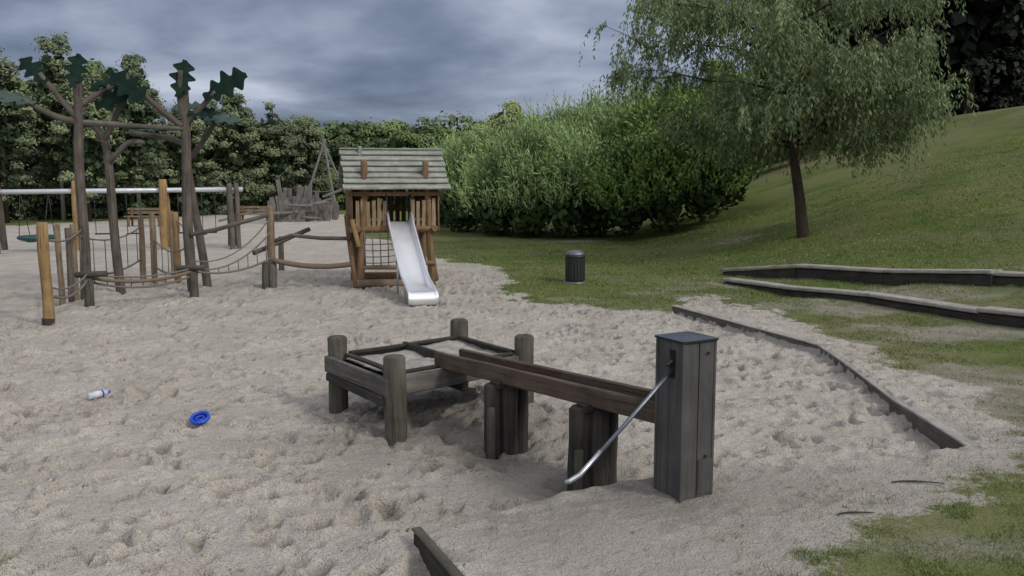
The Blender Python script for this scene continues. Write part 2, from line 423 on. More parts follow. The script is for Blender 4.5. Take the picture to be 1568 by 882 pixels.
def beam(name,a,b,w,h,mat,parent=None,roll=0,bev=.008,updir=(0,0,1)):
    a=Vector(a);b=Vector(b);d=(b-a);L=d.length;d.normalize();up=Vector(updir)
    s=d.cross(up)
    if s.length<.05: s=d.cross(Vector((0,1,0)))
    s.normalize();u=s.cross(d)
    rs=random.Random(int((a.x*3+b.z+a.y)*1000)&0xffff);u0=rs.random()*9;v0=rs.random()*9
    bv=min(bev,w*.3,h*.3)
    prof=[(-w/2+bv,-h/2),(w/2-bv,-h/2),(w/2,-h/2+bv),(w/2,h/2-bv),(w/2-bv,h/2),(-w/2+bv,h/2),(-w/2,h/2-bv),(-w/2,-h/2+bv)]
    n=max(2,int(L/.4));V=[];Fs=[];UV=[];per=[0]
    for i in range(8):
        q=prof[(i+1)%8];p=prof[i];per.append(per[-1]+math.hypot(q[0]-p[0],q[1]-p[1]))
    ts=[0,bv/L]+[i/n for i in range(1,n)]+[1-bv/L,1]
    for t in ts:
        e=1-2*bv/max(w,h) if t in(0,1) else 1
        jx=rs.uniform(-.003,.003);jz=rs.uniform(-.003,.003)
        if t in (0,1): jx=jz=0
        for (x,z) in prof: V.append(a+d*(L*t)+s*(x*e+jx)+u*(z*e+jz))
    for i in range(len(ts)-1):
        for k in range(8):
            k2=(k+1)%8;Fs.append((i*8+k,i*8+k2,(i+1)*8+k2,(i+1)*8+k))
            UV.append([(u0+per[k],v0+L*ts[i]),(u0+per[k+1],v0+L*ts[i]),(u0+per[k+1],v0+L*ts[i+1]),(u0+per[k],v0+L*ts[i+1])])
    m=(len(ts)-1)*8
    Fs.append(tuple(range(7,-1,-1)));UV.append([(u0+prof[k][0],v0+prof[k][1]*.1) for k in range(7,-1,-1)])
    Fs.append(tuple(m+k for k in range(8)));UV.append([(u0+prof[k][0],v0+prof[k][1]*.1) for k in range(8)])
    return finish(name,V,Fs,UV,mat,False,parent)
def plate(name,outline,thick,origin,xaxis,yaxis,mat,parent=None):
    o=Vector(origin);x=Vector(xaxis).normalized();y=Vector(yaxis);y=(y-x*y.dot(x)).normalized();n=x.cross(y)
    V=[];k=len(outline)
    for s in (-.5,.5):
        for (a,b) in outline: V.append(o+x*a+y*b+n*(thick*s+.10*(abs(b))**1.3))
    Fs=[tuple(range(k-1,-1,-1)),tuple(range(k,2*k))]+[(i,(i+1)%k,k+(i+1)%k,k+i) for i in range(k)]
    UV=[[(0.1*i,.1*i) for i in range(len(f))] for f in Fs]
    return finish(name,V,Fs,UV,mat,False,parent)
def empty(name,loc):
    e=bpy.data.objects.new(name,None);e.empty_display_size=.3;link(e);return e
def rope(name,a,b,sag,r,mat,parent,segs=6,n=10,twist=False):
    a=Vector(a);b=Vector(b);pts=[]
    for i in range(n+1):
        t=i/n;pts.append(a.lerp(b,t)-Vector((0,0,sag*4*t*(1-t))))
    return tube(name,pts,r,mat,segs,parent)

# ---------------------------------------------------------------- pump
def pump():
    e=empty('hand_water_pump',(1.12,5.6,.16));c=Vector((1.13,5.66,0));z0=gz(1.13,5.66)-.12
    al=math.radians(29)
    R=Vector((math.cos(al),math.sin(al),0)).normalized();Fv=Vector((math.sin(al),-math.cos(al),0))
    w=.262
    top=1.255
    for (nrm,tan,k) in ((Fv,R,'front'),(-R,Fv,'left'),(-Fv,-R,'back'),(R,-Fv,'right')):
        for j,(o,ww) in enumerate(((-.066,.127),(.066,.127))):
            a=c+nrm*(w/2-.012)+tan*o
            beam('casing_%s_%d'%(k,j+1),a+Vector((0,0,z0)),a+Vector((0,0,top)),.024,ww,M_pump,e,updir=tan,bev=.002)
    beam('core',c+Vector((0,0,z0)),c+Vector((0,0,top-.02)),.2,.2,M_dark,e,updir=tuple(R))
    for sx in(-1,1):
        for sy in(-1,1):
            p=c+R*(sx*(w/2-.003))+Fv*(sy*(w/2-.003));beam('corner_trim',p+Vector((0,0,z0)),p+Vector((0,0,top)),.02,.02,M_pump,e,updir=tuple(R),bev=.003)
    beam('cap_rim',c+Vector((0,0,top)),c+Vector((0,0,top+.014)),w+.03,w+.03,M_metaldark,e,updir=tuple(R),bev=.003)
    h=(w+.04)/2
    V=[c+R*a+Fv*b+Vector((0,0,top+.016)) for a,b in((-h,-h),(h,-h),(h,h),(-h,h))]+[c+Vector((0,0,top+.036))]
    finish('cap_roof',V,[(0,1,4),(1,2,4),(2,3,4),(3,0,4)],None,M_cap,False,e)
    q=c+Fv*(w/2+.004)+R*.066
    beam('access_panel',q+Vector((0,0,.25)),q+Vector((0,0,.48)),.006,.112,M_pump,e,updir=tuple(R),bev=.001)
    for z in(1.18,.50): tube('bolt',[q+Vector((0,0,z)),q+Fv*.012+Vector((0,0,z))],.009,M_metaldark,8,e)
    s=c-R*(w/2+.003);
    beam('handle_slot',s+Vector((0,0,1.02))+Fv*.03,s+Vector((0,0,1.2))+Fv*.03,.008,.05,M_black,e,updir=tuple(Fv))
    p0=s+Fv*.03+R*.06+Vector((0,0,1.12));p1=Vector((.42,5.28,.475));p2=Vector((.355,5.25,.445))
    tube('handle_rod',[p0,p0.lerp(p1,.5)+Vector((0,0,-.006)),p1],[.015,.014,.013],M_steelrod,10,e)
    tube('handle_grip',[p0.lerp(p1,.80),p1,p2,p2+Vector((-.03,-.01,-.004))],[.016,.017,.017,.012],M_steel,10,e)
    beam('handle_link',s+Fv*.03+Vector((0,0,1.13)),s+Fv*.03-R*.05+Vector((0,0,1.10)),.03,.03,M_metaldark,e)
pump()
def trough():
    e=empty('water_trough',(.1,6.9,0))
    a=Vector((.98,5.80,.725));b=Vector((-.70,8.07,.62));d=(b-a).normalized();s=Vector((.806,.59,0))
    beam('near_side_board',a,b,.05,.145,M_rust,e)
    beam('far_side_board',a+s*.27,b+s*.27,.05,.135,M_rust,e)
    beam('trough_floor',a+s*.135+Vector((0,0,-.045)),b+s*.135+Vector((0,0,-.045)),.22,.03,M_dark,e)
    beam('end_board',a+s*.03+d*.03,a+s*.24+d*.03,.04,.15,M_dark,e)
    beam('spout_block',a+s*.135-d*.0+Vector((0,0,-.03)),a+s*.16-d*.16+Vector((0,0,-.03)),.11,.10,M_dark,e)
    beam('spout_pipe',a+s*.15-d*.05+Vector((0,0,.03)),a+s*.15-d*.2+Vector((0,0,.04)),.06,.05,M_metaldark,e)
    for i,(x,y,wd) in enumerate(((-.09,7.25,.125),(.57,6.36,.135))):
        t=(y-5.8)/2.27;zt=.725*(1-t)+.62*t-.075
        c=Vector((x,y,0));g=gz(x,y)-.25
        for k,o in enumerate((-.066,.066)):
            p=c+Vector((o,.02*k,0))
            log('leg_%d_%d'%(i+1,k+1),p+Vector((0,0,g)),p+Vector((0,0,zt)),wd*.62,M_dark,e,segs=9,bend=.006)
        p=c+Vector((-.08,-.085,0));log('cleat_%d'%(i+1),p+Vector((0,0,g)),p+Vector((.0,0,.32 if i else .40)),.034,M_post,e,8)
        p=c+s*.2;log('rear_leg_%d'%(i+1),p+Vector((0,0,g)),p+Vector((0,0,zt)),wd*.5,M_dark,e,segs=9)
        beam('saddle_%d'%(i+1),c-s*.08+Vector((0,0,zt-.005)),c+s*.32+Vector((0,0,zt-.005)),.12,.06,M_dark,e)
trough()
def table():
    e=empty('wooden_sand_table',(-.8,8.6,0))
    Fp=Vector((-1.03,7.62,0));Lp=Vector((-1.72,8.59,0));Bp=Vector((-.58,9.60,0));Rp=Vector((.12,8.62,0))
    for n,p,r,t in (('post_front',Fp,.098,.745),('post_left',Lp,.096,.74),('post_back',Bp,.100,.745),('post_right',Rp,.098,.745)):
        log(n,p+Vector((0,0,-.35)),p+Vector((0,0,t)),r,M_post,e,segs=14,bend=.006)
    C=(Fp+Bp)/2
    z=.47
    rim=[(Lp,Fp,'side_board_left',1.04),(Fp,Rp,'side_board_front',1.0),(Rp,Bp,'side_board_right',1.0),(Bp,Lp,'side_board_back',1.0)]
    for a,b,n,k in rim:
        d=(b-a).normalized();out=Vector((d.y,-d.x,0))
        if (a+b).dot(out)*.5-C.dot(out)<0: out=-out
        ext=.075 if n=='side_board_left' else 0.
        beam(n,a-d*(.05 if ext else .03)+out*(ext+.02)+Vector((0,0,z)),b+d*.03+out*ext+Vector((0,0,z)),.05,.16,M_grey,e)
        beam(n+'_ledge',a+d*.1-out*.06+Vector((0,0,z+.098)),b-d*.1-out*.06+Vector((0,0,z+.098)),.06,.03,M_dark,e)
    beam('side_board_left_lower',Lp+Vector((-.09,-.05,z-.12)),Fp+Vector((-.1,-.05,z-.12)),.05,.08,M_dark,e)
    d=(Rp-Fp);dn=d.normalized();w=(Lp-Fp)
    for i in range(6):
        a=Fp+w*((i+.5)/6);beam('tray_plank_%d'%(i+1),a+dn*.04+Vector((0,0,z-.015)),a+d-dn*.04+Vector((0,0,z-.015)),.190,.03,M_dark,e)
    N=26;V=[];Fs=[]
    for i in range(N+1):
        for j in range(N+1):
            a=i/N;b=j/N;q=Fp+d*(.03+.94*a)+w*(.04+.92*b)
            hh=.02+.075*float(fbm(np.array([q.x*3.1]),np.array([q.y*3.1]),131,3)[0])+.012*float(vnoise(np.array([q.x*19]),np.array([q.y*19]),7)[0])
            V.append(q+Vector((0,0,z+hh-.01)))
    for i in range(N):
        for j in range(N):
            k=i*(N+1)+j;Fs.append((k,k+N+1,k+N+2,k+1))
    finish('tray_sand',V,Fs,[[(0,0)]*4 for _ in Fs],M_tray,True,e)
    m=Fp+d*.52;beam('divider',m+Vector((0,0,z+.06)),m+w+Vector((0,0,z+.06)),.05,.12,M_dark,e)
    beam('cross_bearer',Fp+d*.5-w*.03+Vector((0,0,z-.11)),Fp+d*.5+w*1.03+Vector((0,0,z-.11)),.08,.1,M_dark,e)
table()

# ---------------------------------------------------------------- border timbers
def poly_timber(name,pts,w,h,over,mat,top=None,inset=.15):
    e=empty(name,(pts[0][0],pts[0][1],0))
    for i in range(len(pts)-1):
        a=Vector((*pts[i],0));b=Vector((*pts[i+1],0))
        d=(b-a).normalized();s=Vector((-d.y,d.x,0))
        L=(b-a).length;n=max(1,round(L/2.2))
        for k in range(n):
            p=a.lerp(b,k/n);q=a.lerp(b,(k+1)/n)
            def zt(v): 
                return max(tz(v.x+s.x*inset,v.y+s.y*inset),tz(v.x-s.x*inset,v.y-s.y*inset))+over
            za,zb=zt(p),zt(q)
            beam('timber_%d_%d'%(i+1,k+1),p+d*.006+Vector((0,0,za-h/2)),q-d*.006+Vector((0,0,zb-h/2)),w,h,mat,e,bev=.015)
            if top: beam('top_board_%d_%d'%(i+1,k+1),p+d*.006+Vector((0,0,za+.011)),q-d*.006+Vector((0,0,zb+.011)),w+.035,.022,top,e,bev=.006)
    return e
poly_timber('sandpit_border_timber',[(2.75,14.9),(3.45,12.95),(4.02,11.36),(3.95,10.2),(3.62,6.72)],.08,.34,-.018,M_border,M_timber_top)
def edge_board():
    e=empty('platform_edge_board',(-.5,4.9,0))
    beam('board_upper',(-.56,5.02,.112),(-.265,4.36,.112),.05,.22,M_dark,e,bev=.012)
    beam('board_upper_2',(-.263,4.355,.108),(.29,3.27,.108),.05,.22,M_dark,e,bev=.012)
    beam('board_lower',(-.53,4.95,-.11),(.28,3.25,-.11),.05,.20,M_dark,e,bev=.012)
    beam('board_cap',(-.57,5.04,.230),(-.265,4.36,.230),.06,.016,M_post,e,bev=.005)
    beam('board_cap_2',(-.263,4.355,.227),(.29,3.27,.227),.06,.016,M_post,e,bev=.005)
edge_board()
def retaining(name,A,B,over,h,w,front=0):
    e=empty(name,(*A,0));a=Vector((*A,0));b=Vector((*B,0));d=(b-a).normalized();s=Vector((-d.y,d.x,0));L=(b-a).length
    n=3
    for k in range(n):
        p=a.lerp(b,k/n);q=a.lerp(b,(k+1)/n);f=lambda v:tz(v.x+s.x*.3,v.y+s.y*.3)+over
        zp,zq=f(p),f(q)
        off=s*(.012*(k%2))
        beam('face_%d'%(k+1),p+off+d*.004+Vector((0,0,zp-h/2-.05)),q+off-d*.004+Vector((0,0,zq-h/2-.05)),w*.8,h,M_dark,e,bev=.02)
        beam('top_%d'%(k+1),p+off+d*.004+Vector((0,0,zp)),q+off-d*.004+Vector((0,0,zq)),w,.065,M_timber_top,e,bev=.015)
    return e
retaining('retaining_timber_wall',B1[0],B1[1],.07,.42,.34)
retaining('retaining_timber_wall.001',B2[0],B2[1],.05,.34,.30)
retaining('retaining_timber_wall.002',(8.15,15.05),(10.4,12.6),.03,.40,.30)
retaining('retaining_timber_wall.003',(6.82,12.72),(8.3,10.0),.08,.36,.32)

# ---------------------------------------------------------------- tower house with slide
def tower():
    e=empty('playhouse_tower_with_slide',(-2.5,18.6,0))
    O=Vector((-2.42,18.6,0));Fv=Vector((.26,-.966,0)).normalized();R=Vector((.966,.26,0)).normalized()
    P=lambda r,f,z:O+R*r+Fv*f+Vector((0,0,z))
    log('leg_front_left',P(-.80,.04,-.2),P(-.64,-.02,2.60),.085,M_brown,e,r2=.065)
    log('leg_front_right',P(.74,.04,-.2),P(.62,-.02,2.60),.08,M_brown,e,r2=.06)
    log('leg_rear_left',P(-.78,-1.3,-.2),P(-.74,-1.25,2.0),.085,M_brown,e)
    log('leg_rear_right',P(.76,-1.3,-.2),P(.72,-1.25,2.0),.085,M_brown,e)
    log('brace_left',P(-.86,.08,.0),P(-.98,-.35,1.5),.075,M_brown,e)
    log('brace_right',P(.82,.06,.1),P(.74,-.5,1.35),.06,M_brown,e)
    log('fork_left',P(-.80,.12,.85),P(-.93,.13,1.42),.05,M_orange,e)
    log('base_log',P(-.86,.10,.09),P(.2,.10,.07),.085,M_orangegrey,e)
    log('base_log_rear',P(-.86,-1.3,.09),P(.8,-1.3,.07),.085,M_brown,e)
    log('rung_low',P(-.74,.09,.42),P(.28,.09,.40),.045,M_orangegrey,e)
    log('rung_right',P(.30,.09,.50),P(.80,.12,.48),.05,M_brown,e)
    log('floor_beam_front',P(-.98,.05,1.20),P(.86,.05,1.20),.07,M_brown,e)
    log('floor_beam_rear',P(-.95,-1.3,1.20),P(.9,-1.3,1.20),.07,M_brown,e)
    log('floor_beam_left',P(-.82,.15,1.21),P(-.82,-1.4,1.21),.07,M_brown,e)
    log('floor_beam_right',P(.78,.2,1.21),P(.78,-1.4,1.21),.07,M_brown,e)
    for i in range(9):
        f=-.02-i*.15;beam('floor_plank_%d'%(i+1),P(-.8,f,1.29),P(.76,f,1.29),.135,.03,M_brown,e)
    rs=random.Random(3)
    def slats(tag,r0,r1,n,f0=.06,f1=.06,zb=1.24,zt=1.80,mat=None):
        for i in range(n):
            t=(i+.5)/n;r=r0+(r1-r0)*t;f=f0+(f1-f0)*t
            w=abs(r1-r0)/n*.70
            zz=zt+rs.uniform(-.04,.05)
            beam('%s_%d'%(tag,i+1),P(r,f,zb+rs.uniform(-.03,.02)),P(r+rs.uniform(-.016,.016),f,zz),.024,w,mat or M_slat,e,updir=tuple(R))
    slats('front_slat_left',-.86,-.20,6,zt=1.82);slats('front_slat_right',.28,.84,5,zt=1.82)
    beam('front_rail_left',P(-.88,.03,1.40),P(-.2,.03,1.40),.05,.06,M_brown,e)
    beam('front_rail_right',P(.28,.03,1.40),P(.84,.03,1.40),.05,.06,M_brown,e)
    beam('lintel',P(-1.0,.03,1.94),P(.98,.03,1.94),.06,.09,M_brown,e)
    slats('rear_slat',-.86,.84,12,-1.33,-1.33,zt=2.0,mat=M_brown)
    for sd,tag in((-.92,'left'),(.88,'right')):
        n=9
        for i in range(n):
            f=.05-i*.165;zr=2.78-abs(f+.62)*.95
            beam('%s_wall_plank_%d'%(tag,i+1),P(sd,f-.03,1.15),P(sd,f-.03,max(zr,1.9)),.028,.155,M_brown,e,updir=tuple(Fv))
    ridge=(-.62,2.86)
    for side,(ef,ez) in (('front',(.30,2.03)),('rear',(-1.54,2.03))):
        n=7
        dv=Vector((ef-ridge[0],ez-ridge[1]))
        for i in range(n):
            t=(i+.5)/n
            f=ridge[0]+dv.x*t;z=ridge[1]+dv.y*t
            ln=1.09+rs.uniform(-.02,.02)
            sl=(Fv*dv.x+Vector((0,0,dv.y))).normalized()
            nn=R.cross(sl);nn=nn if nn.z>0 else -nn
            tilt=(nn+sl*(-.30)).normalized()
            c0=nn*(rs.uniform(-.004,.004))
            beam('roof_%s_plank_%d'%(side,i+1),P(-ln,f,z)+c0,P(ln,f,z)+c0,dv.length/n*1.12,.034,M_roof,e,updir=tuple(tilt),bev=.006)
    beam('ridge_board',P(-1.1,ridge[0],ridge[1]+.02),P(1.1,ridge[0],ridge[1]+.02),.10,.035,M_roof,e)
    for r in(-.98,.96):
        beam('barge_front',P(r,ridge[0],ridge[1]-.06),P(r,.26,2.0),.035,.08,M_brown,e)
        beam('barge_rear',P(r,ridge[0],ridge[1]-.06),P(r,-1.5,2.0),.035,.08,M_brown,e)
    log('ridge_finial',P(-.68,-.50,2.7),P(-.68,-.50,2.93),.045,M_roof,e)
    log('roof_post_left',P(-.66,.02,2.2),P(-.66,.05,2.62),.065,M_brown,e)
    log('roof_post_right',P(.62,.02,2.2),P(.62,.05,2.62),.065,M_brown,e)
    for r in(-.21,.28):
        tube('grab_bar',[P(r,.13,1.35),P(r,.13,1.88),P(r,.05,1.92)],.014,M_metaldark,8,e)
    cr=.05
    prof=[(-.02,1.36),(.12,1.355),(.24,1.31),(.40,1.20),(.8,.985),(1.3,.72),(1.8,.46),(2.1,.325),(2.3,.27),(2.5,.25),(2.75,.245),(2.95,.24),(3.02,.215),(3.06,.15),(3.07,.02)]
    cs=[(-.275,.115),(-.255,.135),(-.232,.13),(-.215,.02),(-.19,0),(.19,0),(.215,.02),(.232,.13),(.255,.135),(.275,.115)]
    V=[];Fs=[];UV=[]
    for i,(f,z) in enumerate(prof):
        k=1.0
        if f>2.4: k=max(0.12,1-(f-2.4)/.62)
        up=1.5 if f<.25 else 1
        for (a,h) in cs: V.append(P(cr+a,f,z+h*k*up))
    m=len(cs)
    for i in range(len(prof)-1):
        for j in range(m-1):
            Fs.append((i*m+j,(i+1)*m+j,(i+1)*m+j+1,i*m+j+1));UV.append([(0,0),(0,1),(1,1),(1,0)])
    o=finish('slide_chute',V,Fs,UV,M_slide,True,e)
    sol=o.modifiers.new('thick','SOLIDIFY');sol.thickness=.008;sol.offset=0
    for sgn in(-1,1):
        V=[P(cr+sgn*.24,2.3,.26),P(cr+sgn*.24,3.0,.235),P(cr+sgn*.24,3.06,.0),P(cr+sgn*.24,2.3,.0)]
        finish('slide_end_cheek',V,[(0,1,2,3)],[[(0,0)]*4],M_steel,False,e)
    f,z=1.1,.80
    for sgn in(-1,1): tube('slide_leg',[P(cr+sgn*.18,f,z),P(cr+sgn*.2,f+.02,-.2)],.02,M_steel,8,e)
    for i in range(5):
        r=-.68+i*.16;tube('net_rope_v_%d'%i,[P(r,.10,1.16),P(r+.01,.12,.46)],.011,M_ropethin,6,e)
    for i in range(5):
        z=.52+i*.13;rope('net_rope_h_%d'%i,P(-.74,.11,z),P(-.02,.11,z+.01),.02,.011,M_ropethin,e,6,4)
tower()
def bin_():
    e=empty('litter_bin',(1.38,19.3,0));x,y=1.38,19.3;z=gz(x,y)
    tube('base_plate',[(x,y,z-.05),(x,y,z+.03)],.27,M_binlid,24,e)
    tube('drum',[(x,y,z+.03),(x,y,z+.06),(x,y,z+.56),(x,y,z+.58)],[.19,.195,.205,.2],M_bin,24,e)
    for i in range(20):
        a=2*math.pi*i/20;c,s=math.cos(a)*.208,math.sin(a)*.208
        beam('slat_%d'%(i+1),(x+c,y+s,z+.05),(x+c,y+s,z+.57),.014,.060,M_bin,e,updir=(-s,c,0),bev=.004)
    tube('rim_band',[(x,y,z+.555),(x,y,z+.59)],.226,M_metaldark,24,e)
    tube('lid',[(x,y,z+.592),(x,y,z+.63),(x,y,z+.675),(x,y,z+.70),(x,y,z+.705)],[.222,.218,.185,.12,.04],M_binlid,24,e)
bin_()

# ---------------------------------------------------------------- climbing tree sculpture
def oak_leaf(s):
    """oak leaf outline: stem at one end, rounded lobes down both sides"""
    n=34;up=[];dn=[]
    for i in range(n+1):
        t=i/n;env=.05+.34*(math.sin(math.pi*min(1,t*.92+.04))**.75)*(.62+.5*t)
        lob=.70+.30*math.cos(2*math.pi*(3.6*t-.05))
        if t>.96: lob*=.8
        w=env*lob;x=(t-.42)*1.05
        up.append((x*s,w*s));dn.append((x*s,-(env*(.70+.30*math.cos(2*math.pi*(3.6*t+.12))))*s*.95))
    return dn+up[::-1]
def sculpture():
    e=empty('climbing_tree_sculpture',(-7,17,0))
    def tr(n,pts,r0,r1,mat=M_trunkgrey):
        k=len(pts);P=[];Rr=[]
        sub=4
        for i in range(k-1):
            for j in range(sub):
                t=j/sub;p0=Vector(pts[max(i-1,0)]);p1=Vector(pts[i]);p2=Vector(pts[i+1]);p3=Vector(pts[min(i+2,k-1)])
                q=.5*((2*p1)+(p2-p0)*t+(2*p0-5*p1+4*p2-p3)*t*t+(3*p1-p0-3*p2+p3)*t**3);P.append(q)
        P.append(Vector(pts[-1]));m=len(P)
        for i in range(m): Rr.append(r0+(r1-r0)*i/(m-1))
        tube(n,P,Rr,mat,12,e,.03)
    tr('trunk_1',[(-8.20,16.9,-.3),(-8.16,16.9,.9),(-8.15,16.85,2.5),(-8.13,16.9,3.35),(-8.10,16.9,4.25)],.105,.075)
    tr('trunk_2',[(-7.80,17.6,-.3),(-7.86,17.55,.9),(-7.88,17.5,2.5),(-7.97,17.5,3.05),(-8.2,17.45,3.4)],.095,.06)
    tr('trunk_3',[(-6.36,17.6,-.3),(-6.43,17.6,1.2),(-6.40,17.6,2.5),(-6.36,17.55,3.3),(-6.34,17.5,4.15)],.11,.08)
    tr('trunk_4',[(-6.40,18.6,-.3),(-6.50,18.5,.9),(-6.66,18.4,2.4),(-6.62,18.3,3.0)],.095,.07)
    br=[((-8.14,16.9,3.38),(-8.45,16.9,3.75),(-8.78,16.85,4.2)),((-8.14,16.9,3.3),(-8.6,16.8,3.45),(-9.05,16.7,3.72)),
        ((-8.14,16.9,3.3),(-7.6,17.1,3.28),(-7.0,17.3,3.24),(-6.38,17.5,3.22)),
        ((-8.13,16.9,3.6),(-7.9,17.2,3.85),(-7.7,17.4,4.0)),
        ((-7.95,17.5,3.0),(-7.7,17.4,3.35),(-7.45,17.3,3.75)),
        ((-6.4,17.5,3.25),(-6.8,17.4,3.6),(-7.35,17.2,4.15)),
        ((-7.9,17.5,2.55),(-7.7,17.4,2.7),(-7.4,17.35,2.95),(-7.1,17.35,2.95)),
        ((-6.36,17.55,3.3),(-6.1,17.5,3.55),(-5.7,17.4,3.92)),((-6.36,17.55,3.3),(-6.4,17.4,3.8),(-6.32,17.3,4.3)),
        ((-6.6,18.35,2.65),(-6.3,18.3,3.0),(-5.95,18.2,3.45)),((-6.62,18.3,2.9),(-6.6,18.2,3.3),(-6.45,18.1,3.6)),
        ((-6.38,17.6,2.9),(-6.8,17.8,3.05),(-7.5,17.7,3.15))]
    for i,b in enumerate(br): tr('branch_%d'%(i+1),list(b),.062,.045,M_trunkgrey if i not in (2,6,11) else M_grey)
    lv=[((-8.85,16.85,4.22),.62,(-.8,.1,.7),(.7,.4,.75),0),((-9.15,16.7,3.72),.80,(-1,.1,.25),(.1,.95,.5),1),((-8.10,16.8,4.20),.62,(.15,.3,1),(1,.5,0),0),
        ((-7.9,17.3,4.02),.5,(.6,.6,.5),(-.3,.7,.6),0),((-7.58,17.25,3.78),.90,(.9,.1,.45),(-.45,.3,.9),0),((-7.35,17.1,4.05),.80,(.75,.2,-.65),(.6,.35,.7),0),
        ((-8.45,17.4,3.42),.62,(-1,0,-.3),(0,.95,.35),1),((-7.2,17.3,3.2),.62,(1,.2,0),(0,.95,.3),1),
        ((-6.34,17.35,4.10),.72,(.15,.3,1),(1,.5,0),0),((-5.58,17.4,3.98),.90,(.9,0,.5),(-.5,.3,.9),0),((-5.95,18.1,3.45),.78,(1,.1,-.1),(.1,.9,.5),1),
        ((-6.55,18.0,3.65),.55,(.9,.2,.2),(0,.8,.6),1),((-6.05,17.5,3.52),.5,(1,.2,0),(0,.6,.8),0)]
    for i,(o,s,x,y,m) in enumerate(lv): plate('oak_leaf_%d'%(i+1),oak_leaf(s),.02,o,x,y,M_greenl if m else M_green,e)
sculpture()
def course():
    e=empty('rope_climbing_course',(-7,17,0))
    posts=[(-7.21,13.62,1.60,.085,M_orange),(-8.15,15.9,1.45,.055,M_orangegrey),(-8.01,15.98,1.38,.05,M_trunkgrey),(-8.12,16.4,1.42,.055,M_orangegrey),
           (-8.17,19.54,1.38,.065,M_orangegrey),(-7.68,18.94,1.54,.07,M_orangegrey),(-7.27,19.17,1.54,.07,M_orange),(-4.99,18.37,1.70,.085,M_orangegrey),
           (-5.63,21.59,.85,.07,M_trunkgrey),(-7.9,20.6,1.5,.05,M_orangegrey)]
    for i,(x,y,z,r,m) in enumerate(posts): 
        log('post_%d'%(i+1),(x,y,-.4),(x,y,z),r,m,e,r2=r*.92)
    for i,(x,y,m,r) in enumerate(((-7.21,13.62,M_dark,.088),(-4.99,18.37,M_grey,.09))):
        log('post_foot_%d'%(i+1),(x,y,-.4),(x,y,.5 if i else .12),r+.004,m,e)
    log('stub_1',(-7.49,15.57,-.3),(-7.49,15.57,.52),.085,M_post,e);log('step_1',(-7.72,15.6,.57),(-7.12,15.5,.60),.055,M_post,e)
    log('stub_2',(-6.09,16.86,-.3),(-6.09,16.86,.50),.085,M_post,e);log('step_2',(-6.42,16.9,.55),(-5.85,16.8,.57),.055,M_post,e)
    log('stub_3',(-5.10,18.2,-.3),(-5.08,18.2,.55),.07,M_post,e)
    tube('rail_log_1',[(-6.35,17.5,1.16),(-5.9,17.8,1.25),(-5.4,18.1,1.40),(-4.98,18.37,1.52)],.045,M_trunkgrey,9,e,.05)
    tube('rail_log_2',[(-4.98,18.37,.95),(-4.6,18.5,1.08),(-4.0,18.5,1.02),(-3.35,18.4,1.02)],.042,M_trunkgrey,9,e,.05)
    log('rail_log_3',(-5.35,18.3,.72),(-4.45,19.5,1.15),.05,M_trunkgrey,e)
    rope('thick_rope',(-4.95,18.3,.58),(-3.25,18.45,.50),.10,.055,M_rope,e,8,16)
    rope('rope_1',(-7.2,13.62,1.35),(-8.15,16.8,1.30),.12,.018,M_ropethin,e)
    rope('rope_2',(-7.45,15.57,.52),(-6.1,16.86,.50),.12,.035,M_rope,e)
    def ladder(tag,a,b,c,d,s1,s2,n):
        """sagging rope bridge: lower rope a-b, hand rope c-d, with hangers"""
        a,b,c,d=map(Vector,(a,b,c,d))
        rope(tag+'_foot',a,b,s1,.022,M_ropethin,e);rope(tag+'_hand',c,d,s2,.016,M_ropethin,e)
        for i in range(n):
            t=(i+.5)/n
            p=a.lerp(b,t)-Vector((0,0,s1*4*t*(1-t)));q=c.lerp(d,t)-Vector((0,0,s2*4*t*(1-t)))
            rope('%s_hanger_%d'%(tag,i),p,q,0,.010,M_ropethin,e,5,2)
    ladder('bridge_a',(-6.1,16.86,.5),(-4.99,18.3,.62),(-6.1,16.86,.55),(-4.99,18.3,1.15),.14,.26,8)
    rope('rope_5',(-6.1,16.9,.7),(-4.99,18.35,1.45),.30,.014,M_ropethin,e)
    ladder('bridge_b',(-7.5,15.6,.45),(-6.1,16.86,.42),(-7.5,15.6,.58),(-6.1,16.86,.56),.16,.10,9)
    ladder('bridge_c',(-8.12,16.4,.5),(-8.17,19.54,.5),(-8.12,16.4,1.25),(-8.17,19.54,1.2),.15,.2,6)
    ladder('bridge_d',(-7.68,18.94,.4),(-6.45,17.7,.5),(-7.68,18.94,1.0),(-6.45,17.7,.95),.16,.22,6)
    ladder('bridge_e',(-7.21,13.62,.5),(-7.49,15.57,.5),(-7.21,13.62,.62),(-7.49,15.57,.60),.18,.14,5)
    rope('rope_6',(-7.27,19.17,1.4),(-6.4,18.6,1.1),.12,.016,M_ropethin,e)
course()
